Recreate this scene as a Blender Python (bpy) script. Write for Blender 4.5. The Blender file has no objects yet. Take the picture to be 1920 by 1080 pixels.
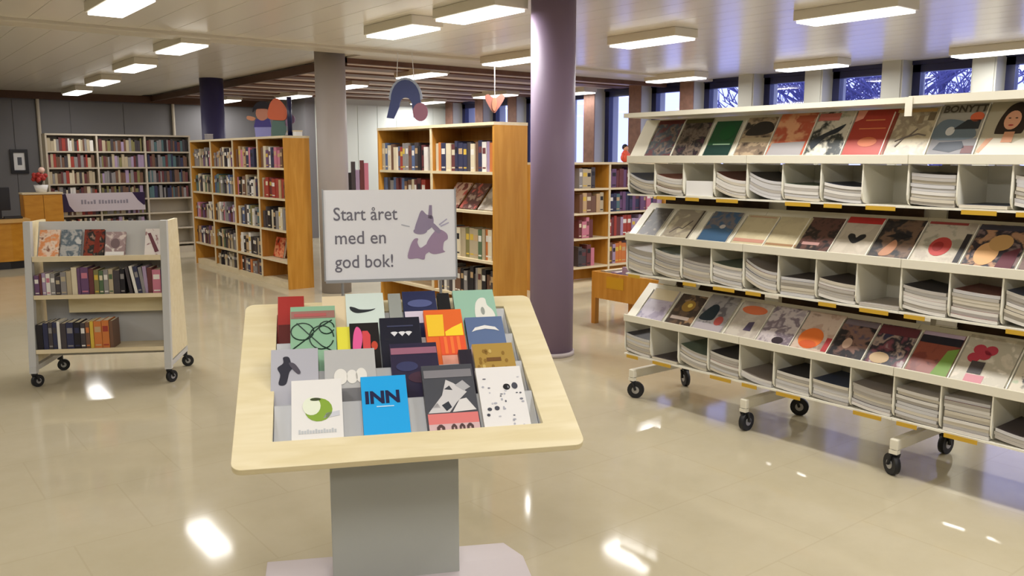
import bpy, math, random
from mathutils import Matrix, Vector, noise as mnoise
random.seed(11)
SC = bpy.context.scene
COL = SC.collection
R = math.radians
PI = math.pi

# ------------------------------------------------------------------ camera, sky, exposure
cam_data = bpy.data.cameras.new('camera')
cam = bpy.data.objects.new('camera', cam_data)
COL.objects.link(cam)
cam.location = (0, 0, 1.55)
cam.rotation_euler = (R(90 - 8.6), 0, R(-38))
cam_data.sensor_width = 36
cam_data.lens = 30.0
cam_data.clip_start = .05
cam_data.clip_end = 300
SC.camera = cam

world = bpy.data.worlds.new('sky')
SC.world = world
world.use_nodes = True
wn = world.node_tree
wn.nodes['Background'].inputs[0].default_value = (.46, .50, 1.0, 1)
wn.nodes['Background'].inputs[1].default_value = 2.2

SC.view_settings.view_transform = 'Standard'
SC.view_settings.look = 'None'
SC.view_settings.gamma = 1
SC.view_settings.use_curve_mapping = False
SC.view_settings.exposure = 0.11
SC.cycles.max_bounces = 7
SC.cycles.diffuse_bounces = 4
SC.cycles.glossy_bounces = 3
SC.cycles.transmission_bounces = 4
SC.cycles.transparent_max_bounces = 8
SC.cycles.caustics_reflective = False
SC.cycles.caustics_refractive = False
SC.cycles.sample_clamp_indirect = 6
SC.cycles.use_denoising = True

LAMP_POWER = 23.0
LAMP_COL = (1.0, .98, .955)
CEIL = 2.75

# ------------------------------------------------------------------ materials
def mat(name, col, rough=.5, spec=.5, metal=0., bump=None, mottle=None, emit=None):
    m = bpy.data.materials.new(name)
    m.use_nodes = True
    nt = m.node_tree
    b = nt.nodes['Principled BSDF']
    b.inputs['Base Color'].default_value = (*col, 1)
    b.inputs['Roughness'].default_value = rough
    b.inputs['Specular IOR Level'].default_value = spec
    b.inputs['Metallic'].default_value = metal
    if mottle:
        scale, amt = mottle
        tc = nt.nodes.new('ShaderNodeTexCoord')
        n = nt.nodes.new('ShaderNodeTexNoise')
        n.inputs['Scale'].default_value = scale
        n.inputs['Detail'].default_value = 4
        nt.links.new(tc.outputs['Object'], n.inputs['Vector'])
        cr = nt.nodes.new('ShaderNodeValToRGB')
        cr.color_ramp.elements[0].position = .3
        cr.color_ramp.elements[1].position = .7
        cr.color_ramp.elements[0].color = (*[c * (1 - amt) for c in col], 1)
        cr.color_ramp.elements[1].color = (*[min(1, c * (1 + amt)) for c in col], 1)
        nt.links.new(n.outputs[0], cr.inputs[0])
        nt.links.new(cr.outputs[0], b.inputs['Base Color'])
    if bump:
        scale, st = bump
        tc = nt.nodes.new('ShaderNodeTexCoord')
        n = nt.nodes.new('ShaderNodeTexNoise')
        n.inputs['Scale'].default_value = scale
        n.inputs['Detail'].default_value = 3
        nt.links.new(tc.outputs['Object'], n.inputs['Vector'])
        bp = nt.nodes.new('ShaderNodeBump')
        bp.inputs['Strength'].default_value = st
        bp.inputs['Distance'].default_value = .01
        nt.links.new(n.outputs[0], bp.inputs['Height'])
        nt.links.new(bp.outputs[0], b.inputs['Normal'])
    if emit:
        b.inputs['Emission Color'].default_value = (*emit[0], 1)
        b.inputs['Emission Strength'].default_value = emit[1]
    return m

def wood(name, c0, c1, stretch=(2, 2, 30), rough=.4):
    m = mat(name, c0, rough, .4)
    nt = m.node_tree
    tc = nt.nodes.new('ShaderNodeTexCoord')
    mp = nt.nodes.new('ShaderNodeMapping')
    mp.inputs['Scale'].default_value = stretch
    n = nt.nodes.new('ShaderNodeTexNoise')
    n.inputs['Scale'].default_value = 1.5
    n.inputs['Detail'].default_value = 5
    n.inputs['Distortion'].default_value = .6
    cr = nt.nodes.new('ShaderNodeValToRGB')
    cr.color_ramp.elements[0].position = .35
    cr.color_ramp.elements[1].position = .68
    cr.color_ramp.elements[0].color = (*c0, 1)
    cr.color_ramp.elements[1].color = (*c1, 1)
    nt.links.new(tc.outputs['Object'], mp.inputs[0])
    nt.links.new(mp.outputs[0], n.inputs['Vector'])
    nt.links.new(n.outputs[0], cr.inputs[0])
    nt.links.new(cr.outputs[0], nt.nodes['Principled BSDF'].inputs['Base Color'])
    return m

ART = {}
def art(cols, scale=14, seed=0, rough=.35, stretch=(1, 1, 1)):
    """printed picture: broad blotches of a few inks"""
    m = mat('printed_picture', cols[0], rough, .4)
    nt = m.node_tree
    tc = nt.nodes.new('ShaderNodeTexCoord')
    mp = nt.nodes.new('ShaderNodeMapping')
    mp.inputs['Location'].default_value = (seed * 3.17, seed * 1.71, seed * .37)
    mp.inputs['Scale'].default_value = stretch
    n = nt.nodes.new('ShaderNodeTexNoise')
    n.inputs['Scale'].default_value = scale
    n.inputs['Detail'].default_value = 4
    n.inputs['Distortion'].default_value = .3
    cr = nt.nodes.new('ShaderNodeValToRGB')
    els = cr.color_ramp.elements
    k = len(cols)
    lo, hi = .30, .70
    els[0].position = 0
    els[0].color = (*cols[0], 1)
    els[1].position = 1
    els[1].color = (*cols[-1], 1)
    for i in range(1, k):
        p = lo + (hi - lo) * (i - .5) / max(1, k - 1)
        e = els.new(p - .035)
        e.color = (*cols[i - 1], 1)
        e = els.new(p + .035)
        e.color = (*cols[i], 1)
    nt.links.new(tc.outputs['Object'], mp.inputs[0])
    nt.links.new(mp.outputs[0], n.inputs['Vector'])
    nt.links.new(n.outputs[0], cr.inputs[0])
    nt.links.new(cr.outputs[0], nt.nodes['Principled BSDF'].inputs['Base Color'])
    return m

def srgb(r, g, b):
    f = lambda c: ((c / 255 + .055) / 1.055) ** 2.4 if c > 10 else c / 255 / 12.92
    return (f(r), f(g), f(b))

M = dict(
    ceiling=mat('ceiling_paint', (.78, .74, .66), .24, .85),
    soffit=mat('soffit_paint', (.60, .56, .49), .5, .3),
    trim=mat('ceiling_trim_paint', (.64, .59, .50), .4, .4),
    wall=mat('grey_wall_paint', (.17, .165, .17), .6, .3, mottle=(.8, .05)),
    wall_light=mat('pale_green_grey_wall_paint', (.60, .64, .60), .6, .3, mottle=(.8, .04)),
    window_wall=mat('window_wall_paint', (.52, .51, .48), .5, .3),
    pier=mat('grey_pier_paint', (.47, .47, .42), .5, .3),
    brick=mat('brown_pier_facing', (.22, .12, .09), .6, .3, mottle=(12, .15)),
    navy=mat('navy_window_frame', (.012, .014, .06), .35, .5),
    slat=mat('brown_slat_stain', (.15, .075, .048), .5, .3, mottle=(6, .15)),
    slat_edge=mat('dark_brown_edge_board', (.09, .045, .028), .5, .3),
    slat_back=mat('pale_board_between_slats', (.70, .58, .50), .5, .3),
    purple=mat('purple_column_paint', srgb(132, 114, 138), .5, .25),
    navycol=mat('dark_violet_column_paint', srgb(52, 48, 86), .5, .3),
    greycol=mat('warm_grey_column_paint', srgb(158, 150, 146), .55, .3),
    rack=mat('cream_rack_enamel', (.74, .70, .58), .35, .45),
    bin=mat('cream_bin_plastic', (.80, .77, .66), .3, .5),
    yellow=mat('yellow_label_strip', srgb(196, 156, 48), .4, .4),
    white=mat('white_card', (.82, .81, .80), .5, .3),
    paper=mat('book_paper', (.72, .66, .52), .8, .2),
    magpaper=mat('magazine_paper', (.70, .67, .60), .6, .3),
    black=mat('black_rubber', (.012, .012, .014), .5, .4),
    blackplastic=mat('black_plastic', (.015, .015, .02), .35, .5),
    steel=mat('caster_steel', (.45, .45, .46), .35, .5, .8),
    greymetal=mat('light_grey_enamel', srgb(190, 190, 190), .4, .4),
    stand=mat('grey_pedestal_paint', srgb(172, 174, 168), .5, .3),
    base=mat('pale_grey_base_plate', srgb(190, 180, 182), .4, .4),
    traygrey=mat('pale_grey_tray_lining', srgb(190, 192, 196), .45, .4),
    birch=wood('pale_birch_veneer', srgb(214, 200, 160), srgb(224, 212, 178), (2, 14, 14), .35),
    birch_edge=wood('pale_shelf_edge', srgb(214, 198, 164), srgb(224, 209, 178), (2, 9, 9), .45),
    oak=wood('orange_oak_veneer', srgb(190, 132, 48), srgb(206, 150, 64), (12, 12, 1.2), .4),
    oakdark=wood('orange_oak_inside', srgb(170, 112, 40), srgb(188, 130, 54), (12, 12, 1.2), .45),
    desk=wood('orange_desk_veneer', srgb(190, 128, 34), srgb(204, 144, 46), (3, 10, 10), .4),
    creamshelf=mat('cream_shelf_paint', srgb(190, 180, 162), .5, .3),
    signboard=mat('white_sign_print', srgb(226, 226, 232), .4, .4),
    signframe=mat('grey_sign_edge', srgb(150, 152, 156), .3, .5),
    ink=mat('dark_grey_ink', srgb(112, 110, 122), .6, .2),
    mauve=mat('mauve_ink', srgb(158, 136, 164), .6, .2),
    mauve2=mat('grey_violet_ink', srgb(146, 134, 160), .6, .2),
    housing=mat('lamp_housing_white', (.70, .66, .56), .4, .4),
    diffuser=mat('lamp_diffuser', (.9, .9, .88), .4, .3, emit=((1.0, .97, .92), 2.6)),
    gap_dark=mat('dark_brown_gap_fill', srgb(62, 44, 30), .6, .2, mottle=(9, .5)),
    string=mat('white_string', (.7, .7, .7), .6, .2),
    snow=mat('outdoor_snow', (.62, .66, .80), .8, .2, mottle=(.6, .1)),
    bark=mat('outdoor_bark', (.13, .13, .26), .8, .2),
)

# floor: worn cream vinyl sheet with faint welded joints
def floor_mat():
    m = mat('cream_vinyl', srgb(196, 183, 152), .12, .20)
    nt = m.node_tree
    b = nt.nodes['Principled BSDF']
    tc = nt.nodes.new('ShaderNodeTexCoord')
    n = nt.nodes.new('ShaderNodeTexNoise')
    n.inputs['Scale'].default_value = 1.1
    n.inputs['Detail'].default_value = 6
    n.inputs['Roughness'].default_value = .65
    nt.links.new(tc.outputs['Object'], n.inputs['Vector'])
    cr = nt.nodes.new('ShaderNodeValToRGB')
    cr.color_ramp.elements[0].position = .3
    cr.color_ramp.elements[1].position = .72
    cr.color_ramp.elements[0].color = (*srgb(178, 168, 141), 1)
    cr.color_ramp.elements[1].color = (*srgb(190, 180, 156), 1)
    nt.links.new(n.outputs[0], cr.inputs[0])
    br = nt.nodes.new('ShaderNodeTexBrick')
    br.offset = .5
    br.inputs['Scale'].default_value = 1
    br.inputs['Brick Width'].default_value = .61
    br.inputs['Row Height'].default_value = .61
    br.inputs['Mortar Size'].default_value = .004
    br.inputs['Color1'].default_value = (1, 1, 1, 1)
    br.inputs['Color2'].default_value = (.985, .985, .985, 1)
    br.inputs['Mortar'].default_value = (.94, .935, .92, 1)
    nt.links.new(tc.outputs['Object'], br.inputs['Vector'])
    mx = nt.nodes.new('ShaderNodeMix')
    mx.data_type = 'RGBA'
    mx.blend_type = 'MULTIPLY'
    mx.inputs[0].default_value = 1
    nt.links.new(cr.outputs[0], mx.inputs[6])
    nt.links.new(br.outputs[0], mx.inputs[7])
    nt.links.new(mx.outputs[2], b.inputs['Base Color'])
    r2 = nt.nodes.new('ShaderNodeMapRange')
    r2.inputs[3].default_value = .05
    r2.inputs[4].default_value = .11
    nt.links.new(n.outputs[0], r2.inputs[0])
    nt.links.new(r2.outputs[0], b.inputs['Roughness'])
    return m
M['floor'] = floor_mat()

def glass_mat():
    m = bpy.data.materials.new('window_glass')
    m.use_nodes = True
    nt = m.node_tree
    nt.nodes.remove(nt.nodes['Principled BSDF'])
    out = nt.nodes['Material Output']
    tr = nt.nodes.new('ShaderNodeBsdfTransparent')
    tr.inputs[0].default_value = (.93, .95, 1, 1)
    gl = nt.nodes.new('ShaderNodeBsdfGlossy')
    gl.inputs['Roughness'].default_value = .02
    fr = nt.nodes.new('ShaderNodeFresnel')
    fr.inputs[0].default_value = 1.45
    geo = nt.nodes.new('ShaderNodeNewGeometry')
    inv = nt.nodes.new('ShaderNodeMath')
    inv.operation = 'SUBTRACT'
    inv.inputs[0].default_value = 1
    nt.links.new(geo.outputs['Backfacing'], inv.inputs[1])
    mul = nt.nodes.new('ShaderNodeMath')
    mul.operation = 'MULTIPLY'
    nt.links.new(fr.outputs[0], mul.inputs[0])
    nt.links.new(inv.outputs[0], mul.inputs[1])
    mx = nt.nodes.new('ShaderNodeMixShader')
    nt.links.new(mul.outputs[0], mx.inputs[0])
    nt.links.new(tr.outputs[0], mx.inputs[1])
    nt.links.new(gl.outputs[0], mx.inputs[2])
    nt.links.new(mx.outputs[0], out.inputs[0])
    return m
M['glass'] = glass_mat()

_flat = {}
def flat(r, g, b, rough=.45):
    k = (r, g, b, rough)
    if k not in _flat:
        _flat[k] = mat('ink_%s' % 'abcdefghijklmnopqrstuvwxyz'[len(_flat) % 26], srgb(r, g, b), rough, .35)
    return _flat[k]

# ------------------------------------------------------------------ mesh helpers
class MB:
    def __init__(s, T=None):
        s.v, s.f, s.m, s.T = [], [], [], T
    def add(s, vs, fs, mi=0):
        o = len(s.v)
        s.v += [tuple(s.T(Vector(p))) if s.T else tuple(p) for p in vs]
        s.f += [tuple(o + i for i in f) for f in fs]
        s.m += [mi] * len(fs)
        return s
    def box(s, x0, x1, y0, y1, z0, z1, mi=0):
        v = [(x0, y0, z0), (x1, y0, z0), (x1, y1, z0), (x0, y1, z0), (x0, y0, z1), (x1, y0, z1), (x1, y1, z1), (x0, y1, z1)]
        return s.add(v, [(3, 2, 1, 0), (4, 5, 6, 7), (0, 1, 5, 4), (1, 2, 6, 5), (2, 3, 7, 6), (3, 0, 4, 7)], mi)
    def prism(s, pts, a, b, axis='z', mi=0):
        """outline pts (2-D) swept from a to b along axis"""
        n = len(pts)
        def P(p, h):
            return {'z': (p[0], p[1], h), 'y': (p[0], h, p[1]), 'x': (h, p[0], p[1])}[axis]
        v = [P(p, a) for p in pts] + [P(p, b) for p in pts]
        f = [tuple(range(n))[::-1], tuple(range(n, 2 * n))] + [(i, (i + 1) % n, n + (i + 1) % n, n + i) for i in range(n)]
        return s.add(v, f, mi)
    def cyl(s, p0, p1, r0, n=16, r1=None, mi=0):
        p0, p1 = Vector(p0), Vector(p1)
        r1 = r0 if r1 is None else r1
        d = (p1 - p0).normalized()
        a = d.orthogonal().normalized()
        b = d.cross(a)
        v = [p0 + (a * math.cos(2 * PI * i / n) + b * math.sin(2 * PI * i / n)) * r0 for i in range(n)]
        v += [p1 + (a * math.cos(2 * PI * i / n) + b * math.sin(2 * PI * i / n)) * r1 for i in range(n)]
        f = [tuple(range(n))[::-1], tuple(range(n, 2 * n))] + [(i, (i + 1) % n, n + (i + 1) % n, n + i) for i in range(n)]
        return s.add(v, f, mi)
    def ball(s, c, r, n=10, k=7, sc=(1, 1, 1), mi=0):
        c = Vector(c)
        v, f = [c + Vector((0, 0, -r * sc[2]))], []
        for j in range(1, k):
            t = -PI / 2 + PI * j / k
            for i in range(n):
                v.append(c + Vector((r * sc[0] * math.cos(t) * math.cos(2 * PI * i / n), r * sc[1] * math.cos(t) * math.sin(2 * PI * i / n), r * sc[2] * math.sin(t))))
        v.append(c + Vector((0, 0, r * sc[2])))
        for i in range(n):
            f.append((0, 1 + (i + 1) % n, 1 + i))
            f.append((len(v) - 1, 1 + (k - 2) * n + i, 1 + (k - 2) * n + (i + 1) % n))
        for j in range(k - 2):
            for i in range(n):
                a, b = 1 + j * n + i, 1 + j * n + (i + 1) % n
                f.append((a, b, b + n, a + n))
        return s.add(v, f, mi)
    def mesh(s, name, mats):
        me = bpy.data.meshes.new(name)
        me.from_pydata(s.v, [], s.f)
        for m in (mats if isinstance(mats, (list, tuple)) else [mats]):
            me.materials.append(m)
        me.polygons.foreach_set('material_index', s.m)
        me.update()
        return me
    def build(s, name, mats, parent=None, smooth=False, bevel=0):
        me = s.mesh(name, mats)
        o = bpy.data.objects.new(name, me)
        COL.objects.link(o)
        if parent is not None:
            o.parent = parent
        if smooth:
            for p in me.polygons:
                p.use_smooth = len(p.vertices) <= 4
        if bevel:
            b = o.modifiers.new('bevel', 'BEVEL')
            b.width = bevel
            b.segments = 2
            b.limit_method = 'ANGLE'
        return o

def link(name, me, parent=None, M4=None):
    o = bpy.data.objects.new(name, me)
    COL.objects.link(o)
    if parent is not None:
        o.parent = parent
    if M4 is not None:
        o.matrix_world = M4
    return o

def tag(o, label=None, cat=None, group=None, kind=None):
    if label: o['label'] = label
    if cat: o['category'] = cat
    if group: o['group'] = group
    if kind: o['kind'] = kind
    return o

def thing(name, label, cat, M4, group=None):
    o = bpy.data.objects.new(name, None)
    o.empty_display_size = .1
    COL.objects.link(o)
    o.matrix_world = M4
    return tag(o, label, cat, group)

def frame(loc, deg):
    return Matrix.Translation(loc) @ Matrix.Rotation(R(deg), 4, 'Z')

def basis(o, x, y):
    x = Vector(x).normalized(); y = Vector(y)
    z = x.cross(y).normalized(); y = z.cross(x)
    return Matrix(((x[0], y[0], z[0], o[0]), (x[1], y[1], z[1], o[1]), (x[2], y[2], z[2], o[2]), (0, 0, 0, 1)))

def disc(cx, cy, rx, ry=None, n=18, a0=0, a1=360):
    ry = rx if ry is None else ry
    full = a1 - a0 == 360
    k = n if full else n + 1
    return [(cx + rx * math.cos(R(a0 + (a1 - a0) * i / n)), cy + ry * math.sin(R(a0 + (a1 - a0) * i / n))) for i in range(k)]

def text(body, size, loc2, parent, m, z=.0006, name='lettering', bold=0., sx=1.):
    c = bpy.data.curves.new(name, 'FONT')
    c.body = body
    c.size = size
    c.extrude = .0004
    c.offset = bold
    c.resolution_u = 3
    c.materials.append(m)
    o = bpy.data.objects.new(name, c)
    COL.objects.link(o)
    bpy.context.view_layer.update()
    me = bpy.data.meshes.new_from_object(o.evaluated_get(bpy.context.evaluated_depsgraph_get()))
    bpy.data.objects.remove(o)
    me.name = name
    o = bpy.data.objects.new(name, me)
    COL.objects.link(o)
    o.parent = parent
    o.location = (loc2[0], loc2[1], z)
    o.scale = (sx, 1, 1)
    return o

def patch(parent, name, pts, m, z=.0005, t=.0007):
    """a flat print or applied piece lying on the local XY plane"""
    return MB().prism(pts, z, z + t).build(name, m, parent)

def smooth(pts, k=4):
    n, o = len(pts), []
    for i in range(n):
        p0, p1, p2, p3 = [Vector(pts[(i + d) % n]) for d in (-1, 0, 1, 2)]
        for j in range(k):
            t = j / k
            q = .5 * ((2 * p1) + (p2 - p0) * t + (2 * p0 - 5 * p1 + 4 * p2 - p3) * t * t + (3 * p1 - p0 - 3 * p2 + p3) * t ** 3)
            o.append((q.x, q.y))
    return o

def rect(x0, x1, y0, y1):
    return [(x0, y0), (x1, y0), (x1, y1), (x0, y1)]

ORD = 'first second third fourth fifth sixth seventh eighth ninth tenth eleventh twelfth thirteenth fourteenth fifteenth sixteenth seventeenth eighteenth nineteenth twentieth'.split()
def ordw(i):
    return ORD[i] if i < len(ORD) else 'twenty-' + ORD[i - 20]

# ------------------------------------------------------------------ the room
X0, X1, Y0, Y1 = -4.0, 10.6, -4.0, 17.7
SLX, SLY = 4.93, 9.6            # corner of the slatted ceiling
tag(MB().box(X0 - .3, X1 + .5, Y0 - .3, Y1 + .4, -.12, 0).build('floor', M['floor']), kind='structure')
ceil = tag(MB().box(X0 - .3, X1 + .5, Y0 - .3, Y1 + .4, CEIL + .02, CEIL + .18).build('ceiling', M['ceiling']), kind='structure')
pw = .30
plank_mesh = {}
def plank(x, y0, y1, w=pw):
    k = (round(w, 3), y0, y1)
    if k not in plank_mesh:
        plank_mesh[k] = MB().box(0, w - .004, y0, y1, 0, .02).mesh('plank', M['ceiling'])
    o = link('plank', plank_mesh[k], ceil)
    o.location = (x, 0, CEIL)
x = X0
while x < X1 - .01:
    w = min(pw, X1 - x)
    plank(x, Y0, 8.6, w)
    if x + w <= SLX + .05:
        plank(x, 8.92, Y1, w)
    x += pw
tag(MB().box(X0, X1, 8.6, 8.92, CEIL - .035, CEIL + .019).build('trim_1', M['trim'], bevel=.01), kind='structure')
MB().box(SLX, X1, 8.92, SLY - .07, CEIL, CEIL + .02).build('border_panel', M['soffit'], ceil)
tag(MB().box(SLX - .05, SLX, SLY - .07, Y1, CEIL - .1, CEIL).build('trim_2', M['slat_edge']), kind='structure')
tag(MB().box(SLX - .05, X1, SLY - .07, SLY, CEIL - .06, CEIL).build('trim_3', M['slat']), kind='structure')
MB().box(SLX, X1, SLY, Y1, CEIL - .002, CEIL + .019).build('backing_board', M['slat_back'], ceil)
slm = MB().box(SLX, X1, 0, .36, CEIL - .022, CEIL - .003).mesh('slat', M['slat'])
y = SLY + .62
while y < Y1 - .2:
    o = link('slat', slm, ceil); o.location = (0, y, 0)
    y += .84

tag(MB().box(X0 - .3, 7.2, Y1, Y1 + .3, 0, CEIL + .02).build('wall_far', M['wall']), kind='structure')
wl = bpy.data.objects['wall_far']
for i in range(12):
    MB().box(X0 + .02 + i * .93, X0 + .93 + i * .93 - .012 + .02, Y1 - .012, Y1, .1, 2.6).build('panel', M['wall'], wl)
tag(MB().box(X0, 7.2, Y1 - .09, Y1, 2.62, CEIL).build('trim_4', M['slat_edge']), kind='structure')
tag(MB().box(7.2, 7.4, 15.7, Y1 + .3, 0, CEIL + .02).build('wall_return', M['wall']), kind='structure')
tag(MB().box(7.4, X1 + .3, 15.7, 16.0, 0, CEIL + .02).build('wall_back', M['wall_light']), kind='structure')
wb = bpy.data.objects['wall_back']
for i in range(7):
    MB().box(7.42 + i * .45, 7.42 + i * .45 + .438, 15.69, 15.7, .1, 2.62).build('panel', M['wall_light'], wb)
tag(MB().box(X0 - .3, X0, Y0 - .3, Y1 + .3, 0, CEIL + .02).build('wall_west', M['wall']), kind='structure')
tag(MB().box(X0 - .3, X1 + .5, Y0 - .3, Y0, 0, CEIL + .02).build('wall_rear', M['wall']), kind='structure')
tag(MB().box(X0, 7.2, Y1 - .025, Y1 - .012, 0, .1).build('baseboard_far', M['slat_edge']), kind='structure')

# window wall: piers at a pitch of 1.09 m, deep navy frames between them
SILL = .55
ww = tag(MB().box(X1, X1 + .35, Y0 - .3, 15.7, 0, SILL).build('wall_window', M['window_wall']), kind='structure')
MB().box(X1, X1 + .35, Y0 - .3, 15.7, CEIL - .05, CEIL + .02).build('lintel', M['navy'], ww)
pitch, wy0 = 1.09, 4.42
k0 = -8
for k in range(k0, 11):
    ya = wy0 + k * pitch            # window from ya - .82 to ya; pier from ya to ya + .27
    if ya > 15.6: break
    far = ya > 8.4
    pr = MB().box(X1 - .22, X1 + .35, ya, ya + .27, 0, CEIL).build('pier', M['pier'], ww)
    if far:
        MB().box(X1 - .235, X1 - .22, ya - .0, ya + .27, 0, CEIL).build('pier_facing', M['brick'], ww)
    else:
        MB().box(X1 - .235, X1 - .22, ya + .02, ya + .25, 0, CEIL).build('pier_facing', M['pier'], ww)
    n = k - k0 + 1
    w = bpy.data.objects.new('window_%d' % n, None); COL.objects.link(w)
    tag(w, kind='structure')
    y0, y1 = ya - .82, ya
    fr = MB()
    fr.box(X1 + .02, X1 + .12, y1 - .10, y1, SILL, CEIL - .05)
    fr.box(X1 + .02, X1 + .12, y0, y0 + .05, SILL, CEIL - .05)
    fr.box(X1 + .02, X1 + .12, y0, y1, SILL, SILL + .06)
    fr.box(X1 + .02, X1 + .12, y0, y1, CEIL - .14, CEIL - .05)
    fr.build('window_frame', M['navy'], w)
    MB().box(X1 + .06, X1 + .066, y0 + .05, y1 - .10, SILL + .06, CEIL - .14).build('pane', M['glass'], w)
    MB().box(X1 - .06, X1 + .02, y0, y1, SILL, SILL + .03).build('window_sill', M['white'], w)

# outdoors
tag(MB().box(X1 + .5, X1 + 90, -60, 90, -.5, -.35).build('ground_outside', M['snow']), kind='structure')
def tree(x, y, h, seed, label):
    rnd = random.Random(seed)
    t = thing('bare_tree', label, 'tree', Matrix.Translation((x, y, -.36)), 'bare trees outside the windows')
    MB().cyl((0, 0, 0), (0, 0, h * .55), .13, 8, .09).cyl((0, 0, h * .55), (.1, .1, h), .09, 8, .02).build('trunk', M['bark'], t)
    b = MB()
    for i in range(90):
        z = h * rnd.uniform(.2, .95)
        a = rnd.uniform(0, 2 * PI)
        L = (h - z) * .35 + rnd.uniform(.5, 1.3)
        e = Vector((math.cos(a) * L, math.sin(a) * L, z + L * .55))
        b.cyl((0, 0, z), e, .035, 5, .012)
        for j in range(9):
            q = Vector((0, 0, z)).lerp(e, rnd.uniform(.3, 1))
            b.cyl(q, q + Vector((rnd.uniform(-.6, .6), rnd.uniform(-.6, .6), rnd.uniform(.1, .7))), .018, 4, .008)
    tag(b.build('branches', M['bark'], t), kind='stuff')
tree(19.0, 9.8, 6.5, 1, 'bare tree outside the window above the beige knitting magazine')
tree(19.8, 12.6, 7.0, 2, 'bare tree outside the window above the red magazine')
tree(23.5, 15.6, 7.5, 3, 'bare tree outside the window above the orange painted-look magazine')
tree(24.0, 11.6, 7.5, 6, 'farther bare tree standing behind the others outside the windows')

# columns
def column(x, y, r, m, n, foot=None):
    o = MB().cyl((x, y, .0), (x, y, CEIL), r, 40).build('column_%d' % n, m, smooth=True)
    tag(o, kind='structure')
    if foot:
        MB().cyl((x, y, 0), (x, y, .035), r + .012, 40).build('foot_ring', foot, o, smooth=True)
column(4.385, 5.10, .172, M['purple'], 1, M['base'])
column(4.50, 9.12, .172, M['greycol'], 2)
column(4.55, 13.20, .172, M['navycol'], 3)

# conduit on the far wall
tag(MB().cyl((2.93, Y1 - .05, 1.0), (2.93, Y1 - .05, CEIL), .03, 10).build('conduit', M['creamshelf']), 'pale vertical pipe on the grey wall above the cream shelves', 'pipe')
tag(MB().cyl((5.30, Y1 - .05, .6), (5.30, Y1 - .05, CEIL - .1), .03, 10).build('conduit', M['creamshelf']), 'pale vertical pipe on the grey wall beside the dark violet column', 'pipe')

# ------------------------------------------------------------------ ceiling lamps
house_me = {}
def lamp(x, y, w, L, label, power=1.0):
    t = thing('ceiling_light', label, 'lamp', Matrix.Translation((x, y, CEIL)), 'rectangular ceiling lights')
    z = -.10
    h = MB()
    h.box(-w / 2 - .02, w / 2 + .02, -L / 2 - .02, L / 2 + .02, z + .02, 0)
    h.build('housing', M['housing'], t, bevel=.006)
    MB().box(-w / 2, w / 2, -L / 2, L / 2, z, z + .02).build('diffuser', M['diffuser'], t)
    ld = bpy.data.lights.new('lamp', 'AREA')
    ld.shape = 'RECTANGLE'
    ld.size, ld.size_y = w, L
    ld.energy = LAMP_POWER * power
    ld.color = LAMP_COL
    lo = bpy.data.objects.new('lamp', ld)
    COL.objects.link(lo)
    lo.parent = t
    lo.location = (0, 0, z - .01)
LAMPS = [
    (3.32, 16.3, .24, 1.1, 'small bright ceiling light, the deepest of the row towards the grey wall', .35),
    (3.20, 13.95, .24, 1.0, 'bright ceiling light over the desk, second from the grey wall', .62),
    (3.02, 11.5, .24, 1.0, 'bright ceiling light in the row to the grey wall, third from it', .62),
    (2.88, 9.2, .25, .9, 'bright ceiling light just beyond the ceiling trim strip over open floor', .7),
    (1.75, 6.95, .25, .9, 'ceiling light cut off by the top edge over the book truck'),
    (4.06, 6.78, .28, .8, 'ceiling light with a visible box side before the grey column'),
    (4.06, 5.62, .28, .8, 'ceiling light at the top edge beside the purple column'),
    (6.28, 8.0, .26, .9, 'ceiling light before the brown slats, half behind the purple column'),
    (6.30, 5.88, .28, .85, 'ceiling light on the glossy planks between purple column and rack'),
    (6.44, 3.85, .28, .85, 'ceiling light at the top edge over the middle of the rack'),
    (9.52, 8.4, .26, .9, 'thin-looking ceiling light by the windows at the rack end near the column'),
    (9.60, 6.27, .26, .85, 'ceiling light by the windows over the middle of the rack'),
    (9.85, 4.2, .26, .85, 'ceiling light by the windows above the woman cover magazine'),
    (6.42, 12.5, .26, 1.0, 'ceiling light among brown slats right beside the grey column'),
    (6.36, 10.15, .26, .9, 'ceiling light among brown slats above the blue hanging arch'),
    (9.48, 14.9, .26, .9, 'ceiling light among brown slats above the bright white wall patch', 1.7),
    (9.42, 12.55, .26, 1.0, 'ceiling light among brown slats above the orange hanging shape'),
    (6.66, 15.0, .26, 1.0, 'ceiling light among brown slats over the cut-out figures'),
    (6.10, 16.9, .26, .9, 'smallest ceiling light among brown slats beside the dark violet column'),
    (10.15, 11.3, .26, .9, 'ceiling light between purple column and the slim tall window', .4),
]
for a in LAMPS:
    lamp(*a)
BACK = [(3.5, 2.6, 'before the rack, first of the added row'), (3.5, .7, 'before the rack, second of the added row'), (3.5, -1.2, 'added before the near rack end'),  # this row is added out of view to light the rack front
        (.3, 3.3, 'right above the display stand viewer'), (.3, .9, 'just behind the viewer'), (-2.2, 3.3, 'over the open floor beside the viewer'), (-2.2, 6.0, 'over the open floor west of the truck'),
        (-.2, 9.2, 'over the floor before the desk'), (-.2, 11.5, 'over the desk front'), (-2.4, 11.5, 'over the far desk corner'), (6.4, 1.6, 'over the aisle behind the rack'),
        (6.4, -.6, 'over the aisle end behind the rack'), (9.8, 2.0, 'by the windows past the rack end'), (9.8, -.2, 'by the last windows'), (-.2, 14.2, 'over the desk back'), (.3, -1.6, 'farthest behind the viewer')]
PW = {(.3, 3.3): .7, (.3, .9): 1.4, (.3, -1.6): 2.2, (-2.2, 3.3): 1.1}  # unseen lamps weighted to brighten the pedestal front, dimmer over the tray
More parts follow.
